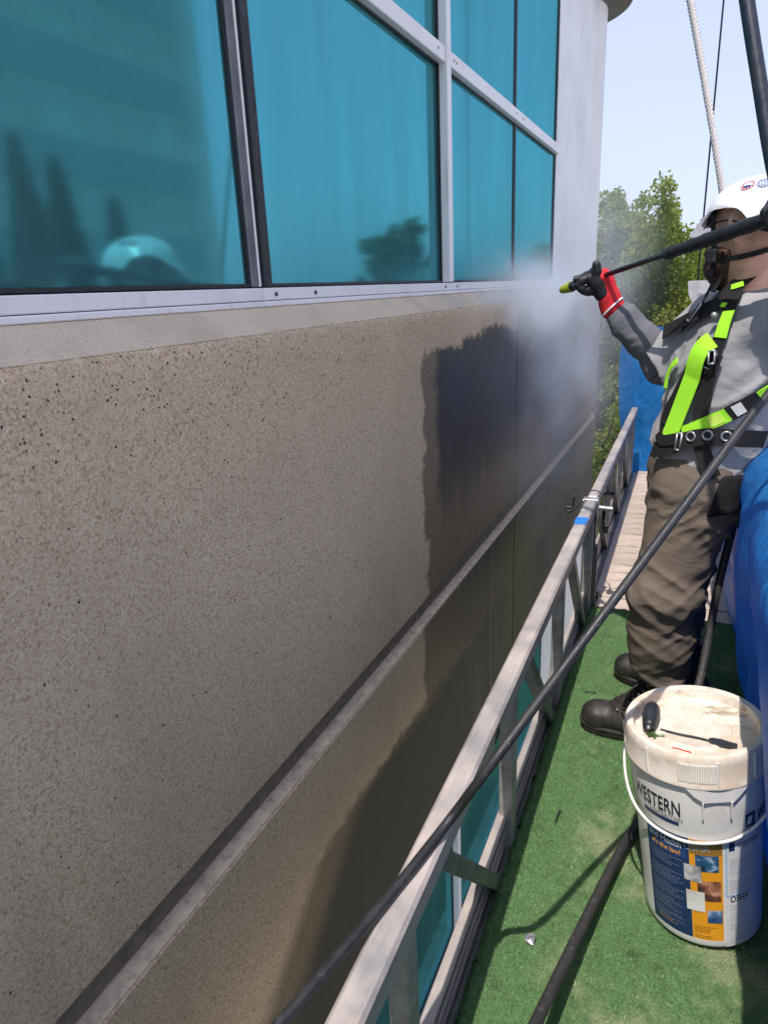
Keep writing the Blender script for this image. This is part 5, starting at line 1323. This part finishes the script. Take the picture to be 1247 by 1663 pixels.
def leaves(pts, size, seed):
    q = np.random.default_rng(seed); n = len(pts); a = q.normal(size=(n, 3)); a /= np.linalg.norm(a, axis=1)[:, None]; b = np.cross(a, q.normal(size=(n, 3))); b /= np.linalg.norm(b, axis=1)[:, None]
    s = (size * q.uniform(.6, 1.25, n))[:, None]; c = np.cross(a, b) * .25
    V = np.stack([pts - a * s, pts - a * s * .1 + b * s * .55 + c * s, pts + a * s, pts - a * s * .1 - b * s * .55 + c * s], 1).reshape(-1, 3)
    return V, np.arange(n * 4).reshape(-1, 4)
def tree(name, lab, x, y, top, rad, crown0, nl, mat, seed, grp, spires=None, lsize=.036):
    q = random.Random(seed); t = thing(name, lab, 'tree', (x, y, GZ), grp)
    bm = bmesh.new(); H = top - GZ
    tube(bm, [(x + .05 * math.sin(k * 1.3), y + .05 * math.cos(k * 1.7), GZ + (H * .93) * k / 8) for k in range(9)], [max(.012, .16 * (1 - k / 8.4)) for k in range(9)], 8)
    limbs = []
    nlimb = 34
    for k in range(nlimb):
        f = (k + q.random()) / nlimb; z0 = crown0 + (top - crown0) * f * .86; a = k * 2.4 + q.uniform(-.4, .4); l = rad * (.45 + .75 * math.sin(math.pi * (.22 + .70 * f))) * q.uniform(.7, 1.15) * (1 if f < .8 else .8)
        p0 = Vector((x, y, z0)); up = q.uniform(.75, 1.5) * (1 + .4 * f); pm = p0 + Vector((math.cos(a) * l * .55, math.sin(a) * l * .55, l * up * .4)); p1 = p0 + Vector((math.cos(a) * l, math.sin(a) * l, l * up)); p1.z = min(p1.z, top)
        if l > .25: tube(bm, [p0, pm, pm.lerp(p1, .45)], [.032 * (1 - .6 * f), .014, .004], 5)
        limbs.append((p0, pm, p1))
    for (sx, sy, sz) in (spires or ()): limbs += [(Vector((x, y, sz - 1.8)), Vector((sx, sy, sz - 1.2)), Vector((sx, sy, sz)))] * 2
    link('trunk', bm_mesh('trunk', bm, True), M['bark'], t)
    rg2 = np.random.default_rng(seed); P_ = []
    per = nl // len(limbs)
    for (p0, pm, p1) in limbs:
        f = rg2.random(per) ** .62; a, b, c = (np.array(v) for v in (p0, pm, p1))
        base_ = ((1 - f)[:, None] ** 2) * a + (2 * f * (1 - f))[:, None] * b + (f ** 2)[:, None] * c
        clump = np.round(f * 7) / 7; sp = (.06 + .19 * np.sin(np.clip(f, 0, .93) * np.pi) ** .7)
        off = rg2.normal(size=(per, 3)); off /= np.linalg.norm(off, axis=1)[:, None]; off *= (rg2.random(per) ** .5 * sp)[:, None]
        jit_ = np.stack([np.sin(clump * 40 + p1.x * 9), np.cos(clump * 31 + p1.y * 7), np.sin(clump * 23)], 1) * .12
        P_.append(base_ + off + jit_)
    V, Fc = leaves(np.concatenate(P_), lsize, seed); o = link('crown', np_mesh('crown', V, Fc), mat, t); return t
LG = 'light green trees beyond the end of the building'
def tp_(u, v, y): return P(u, v, y=y)
a = tp_(1000, 312, 11.5); tree('broadleaf_tree', 'light green tree rising right beside the white column', a.x - .15, 11.5, a.z + .1, 1.35, -3.2, 30000, M['leaf'], 3, LG, [tuple(tp_(988, 305, 11.5)), tuple(tp_(1006, 318, 11.3))])
a = tp_(1042, 335, 13.0); tree('broadleaf_tree', 'light green tree with a narrow pointed top between its neighbours', a.x, 13.0, a.z + .05, 1.2, -3.4, 26000, M['leaf'], 5, LG, [tuple(tp_(1032, 336, 13)), tuple(tp_(1046, 385, 12.6))])
a = tp_(1092, 338, 12.2); tree('broadleaf_tree', 'light green tree with yellow tips behind the spray lance', a.x, 12.2, a.z + .05, 1.3, -3.3, 30000, M['leaf'], 8, LG, [tuple(tp_(1094, 334, 12.2)), tuple(tp_(1084, 352, 12))])
a = tp_(1118, 368, 12.4); tree('broadleaf_tree', 'lower light green tree just left of the worker\'s beard', a.x + .05, 12.6, a.z, .9, -3.0, 15000, M['leaf'], 12, LG, [tuple(tp_(1110, 366, 12.4))])
for k, (u, y, v) in enumerate(((960, 24, 470), (1015, 27, 500), (1075, 25, 480), (1130, 30, 505), (1205, 26, 470), (1290, 29, 430), (1390, 24, 420))):
    a = P(u, v, y=y); tree('broadleaf_tree', ['mid green tree further off, low behind the white column', 'mid green tree further off, seen through the light green leaves', 'mid green tree further off under the pointed treetop', 'mid green tree further off beside the grey pulley', 'mid green tree further off behind the white helmet', 'mid green tree further off, right of the worker', 'mid green tree far off at the right picture edge'][k], a.x, y, a.z, 2.3, -4.2, 6500, M['leaf2'], 20 + k, 'trees further off', lsize=.13)
# a low pale building glimpsed through the leaves
hx = P(1085, 520, y=46); hs_ = thing('low_building', 'low pale building glimpsed between the leaves', 'building', (hx.x, 46, GZ))
bm = bmesh.new(); box(bm, (hx.x - 7, 44, GZ), (hx.x + 9, 54, GZ + 3.2)); link('wall', bm_mesh('wall', bm), simple('pale_wall', (.5, .48, .46), .8, 0, .1, 1), hs_)
bm = bmesh.new(); box(bm, (hx.x - 7.4, 43.6, GZ + 3.21), (hx.x + 9.4, 54.4, GZ + 3.6), .03); link('roof', bm_mesh('roof', bm), simple('white_roof', (.68, .67, .66), .7, 0, .1, 1), hs_)
for k in range(6):
    bm = bmesh.new(); box(bm, (hx.x - 6 + 2.5 * k, 43.97, GZ + 1), (hx.x - 4.8 + 2.5 * k, 44.03, GZ + 2.4)); link('window', bm_mesh('window', bm), M['gasket'], hs_)
# across the street: what the panes mirror
def RP(u, v, x):
    r = ray(u, v); t = (x + 1.8) / -r[0]; return Vector((x, r[1] * t, CAMZ + r[2] * t))
e = RP(338, 235, 24); e0 = RP(-150, 235, 24).y; ob = thing('office_block', 'plain grey office block across the street, mirrored in the left pane', 'building', (32, e.y - 7, GZ))
bm = bmesh.new(); box(bm, (24, e0, GZ), (38, e.y, 26)); link('wall', bm_mesh('wall', bm), simple('grey_cladding', (.60, .58, .55), .8, 0, .1, .5), ob)
for k in range(8):
    bm = bmesh.new(); box(bm, (23.94, e0 + 1, GZ + 1.2 + 3.8 * k), (23.995, e.y - 1.5, GZ + 2.9 + 3.8 * k)); link('window_band', bm_mesh('window_band', bm), simple('band_glass', (.38, .40, .42), .35, 0, .1, 1) if k == 0 else bpy.data.materials['band_glass'], ob)
bm = bmesh.new(); box(bm, (23.8, e0 - .2, 26.01), (38.2, e.y + .2, 26.5)); link('roof', bm_mesh('roof', bm), M['alu_dark'], ob)
def conifer(u, v, x, seed, k):
    tpt = RP(u, v, x); q = np.random.default_rng(seed); t = thing('conifer_tree', ['dark pointed conifer mirrored low in the left pane', 'tall dark conifer mirrored between its neighbours', 'slim dark conifer mirrored beside the helmet reflection', 'dark conifer mirrored at the left picture edge'][k], 'tree', (tpt.x, tpt.y, GZ), 'conifers across the street')
    bm = bmesh.new(); H = tpt.z - GZ; tube(bm, [(tpt.x, tpt.y, GZ), (tpt.x, tpt.y, tpt.z - .2)], [.2, .02], 8); link('trunk', bm_mesh('trunk', bm, True), M['bark'], t)
    n = 9000; f = q.random(n) ** .6; a = q.uniform(0, 6.283, n); lay = np.floor(f * 22) / 22; rr = (lay * .16 * H + .12) * q.random(n) ** .5
    pts = np.stack([tpt.x + rr * np.cos(a), tpt.y + rr * np.sin(a), tpt.z - f * H * .9 - .15 * rr], 1); V, Fc = leaves(pts, .16, seed); link('crown', np_mesh('crown', V, Fc), M['conifer'], t)
for k, (u, v, x) in enumerate(((85, 250, 15), (20, 215, 17), (185, 320, 14), (-70, 260, 15))): conifer(u, v, x, 50 + k, k)
a = RP(668, 350, 4.2); tree('broadleaf_tree', 'bushy green tree across the street, mirrored in the second pane', a.x + .3, a.y + .6, a.z, .95, -2.6, 7000, M['leaf2'], 71, None, lsize=.1)

# ------------------------------------------------------------------ spray mist
def mist():
    bm = bmesh.new(); box(bm, (-.797, 2.3, .2), (-.12, 6.1, 2.3), 0)
    n = N('spray_mist'); X, Y, Z = n.xyz(); n.t.nodes.remove(n.b)
    n1 = n.noise(1.0, 4, .6, co=n.map((3.2, 1.8, 2.2)), dist=.6); n2 = n.noise(1.0, 4, .6, co=n.map((9, 6, 6)), dist=.5)
    def gauss(cy, sy, cz, sz, cx, sx):
        e = None
        for v, c, s_ in ((Y, cy, sy), (Z, cz, sz), (X, cx, sx)):
            q = n.math('DIVIDE', n.math('SUBTRACT', v, c), s_); q = n.math('MULTIPLY', q, q); e = q if e is None else n.math('ADD', e, q)
        return n.math('EXPONENT', n.math('MULTIPLY', e, -1.0), 0)
    def jet():
        a = tipP; b = Vector((WF + .02, 3.35, 1.24)); dv = b - a; L2 = dv.dot(dv)
        def vm(op, p, q):
            o_ = n.t.nodes.new('ShaderNodeVectorMath'); o_.operation = op
            for i_, w_ in enumerate((p, q)):
                if hasattr(w_, 'node'): n.t.links.new(w_, o_.inputs[i_])
                elif w_ is not None: o_.inputs[i_].default_value = tuple(w_)
            return o_
        rel = vm('SUBTRACT', n.co, a).outputs[0]; tt = vm('DOT_PRODUCT', rel, dv / L2).outputs['Value']
        sc2 = n.t.nodes.new('ShaderNodeVectorMath'); sc2.operation = 'SCALE'; sc2.inputs[0].default_value = tuple(dv); n.set(sc2.inputs['Scale'], tt)
        rr = n.t.nodes.new('ShaderNodeVectorMath'); rr.operation = 'LENGTH'; n.t.links.new(vm('SUBTRACT', rel, sc2.outputs[0]).outputs[0], rr.inputs[0])
        q = n.math('DIVIDE', rr.outputs['Value'], n.math('ADD', n.math('MULTIPLY', tt, .12), .012)); q = n.math('EXPONENT', n.math('MULTIPLY', n.math('MULTIPLY', q, q), -1.0))
        return n.math('MULTIPLY', n.math('MULTIPLY', q, n.rng(tt, 0, .02)), n.math('MULTIPLY', n.rng(tt, .95, 1.1, 1, 0), n.rng(tt, 0, 1, 30, 5, False)))
    g1 = gauss(4.2, .95, .88, .44, -.74, .15); g2 = gauss(3.3, .95, 1.39, .09, -.76, .16); g3 = gauss(5.0, .8, 1.5, .5, -.62, .22)
    d = n.math('ADD', n.math('ADD', n.math('MULTIPLY', g1, 1.7), n.math('MULTIPLY', g2, 2.4)), n.math('MULTIPLY', g3, .35))
    d = n.math('ADD', d, jet())
    m_ = n.math('MULTIPLY', n.rng(n1, .34, .66, .08, 1.8), n.rng(n2, .3, .7, .7, 1.3))
    v = n.t.nodes.new('ShaderNodeVolumePrincipled'); v.inputs['Color'].default_value = (.86, .91, 1.0, 1); v.inputs['Anisotropy'].default_value = .2
    n.set(v.inputs['Density'], n.math('MULTIPLY', d, m_)); n.t.links.new(v.outputs[0], n.out.inputs['Volume'])
    o = link('spray_mist', bm_mesh('spray_mist', bm), n.m); o['kind'] = 'stuff'; o['label'] = 'white water mist drifting off the wall in front of the lance'; o['category'] = 'mist'
mist()
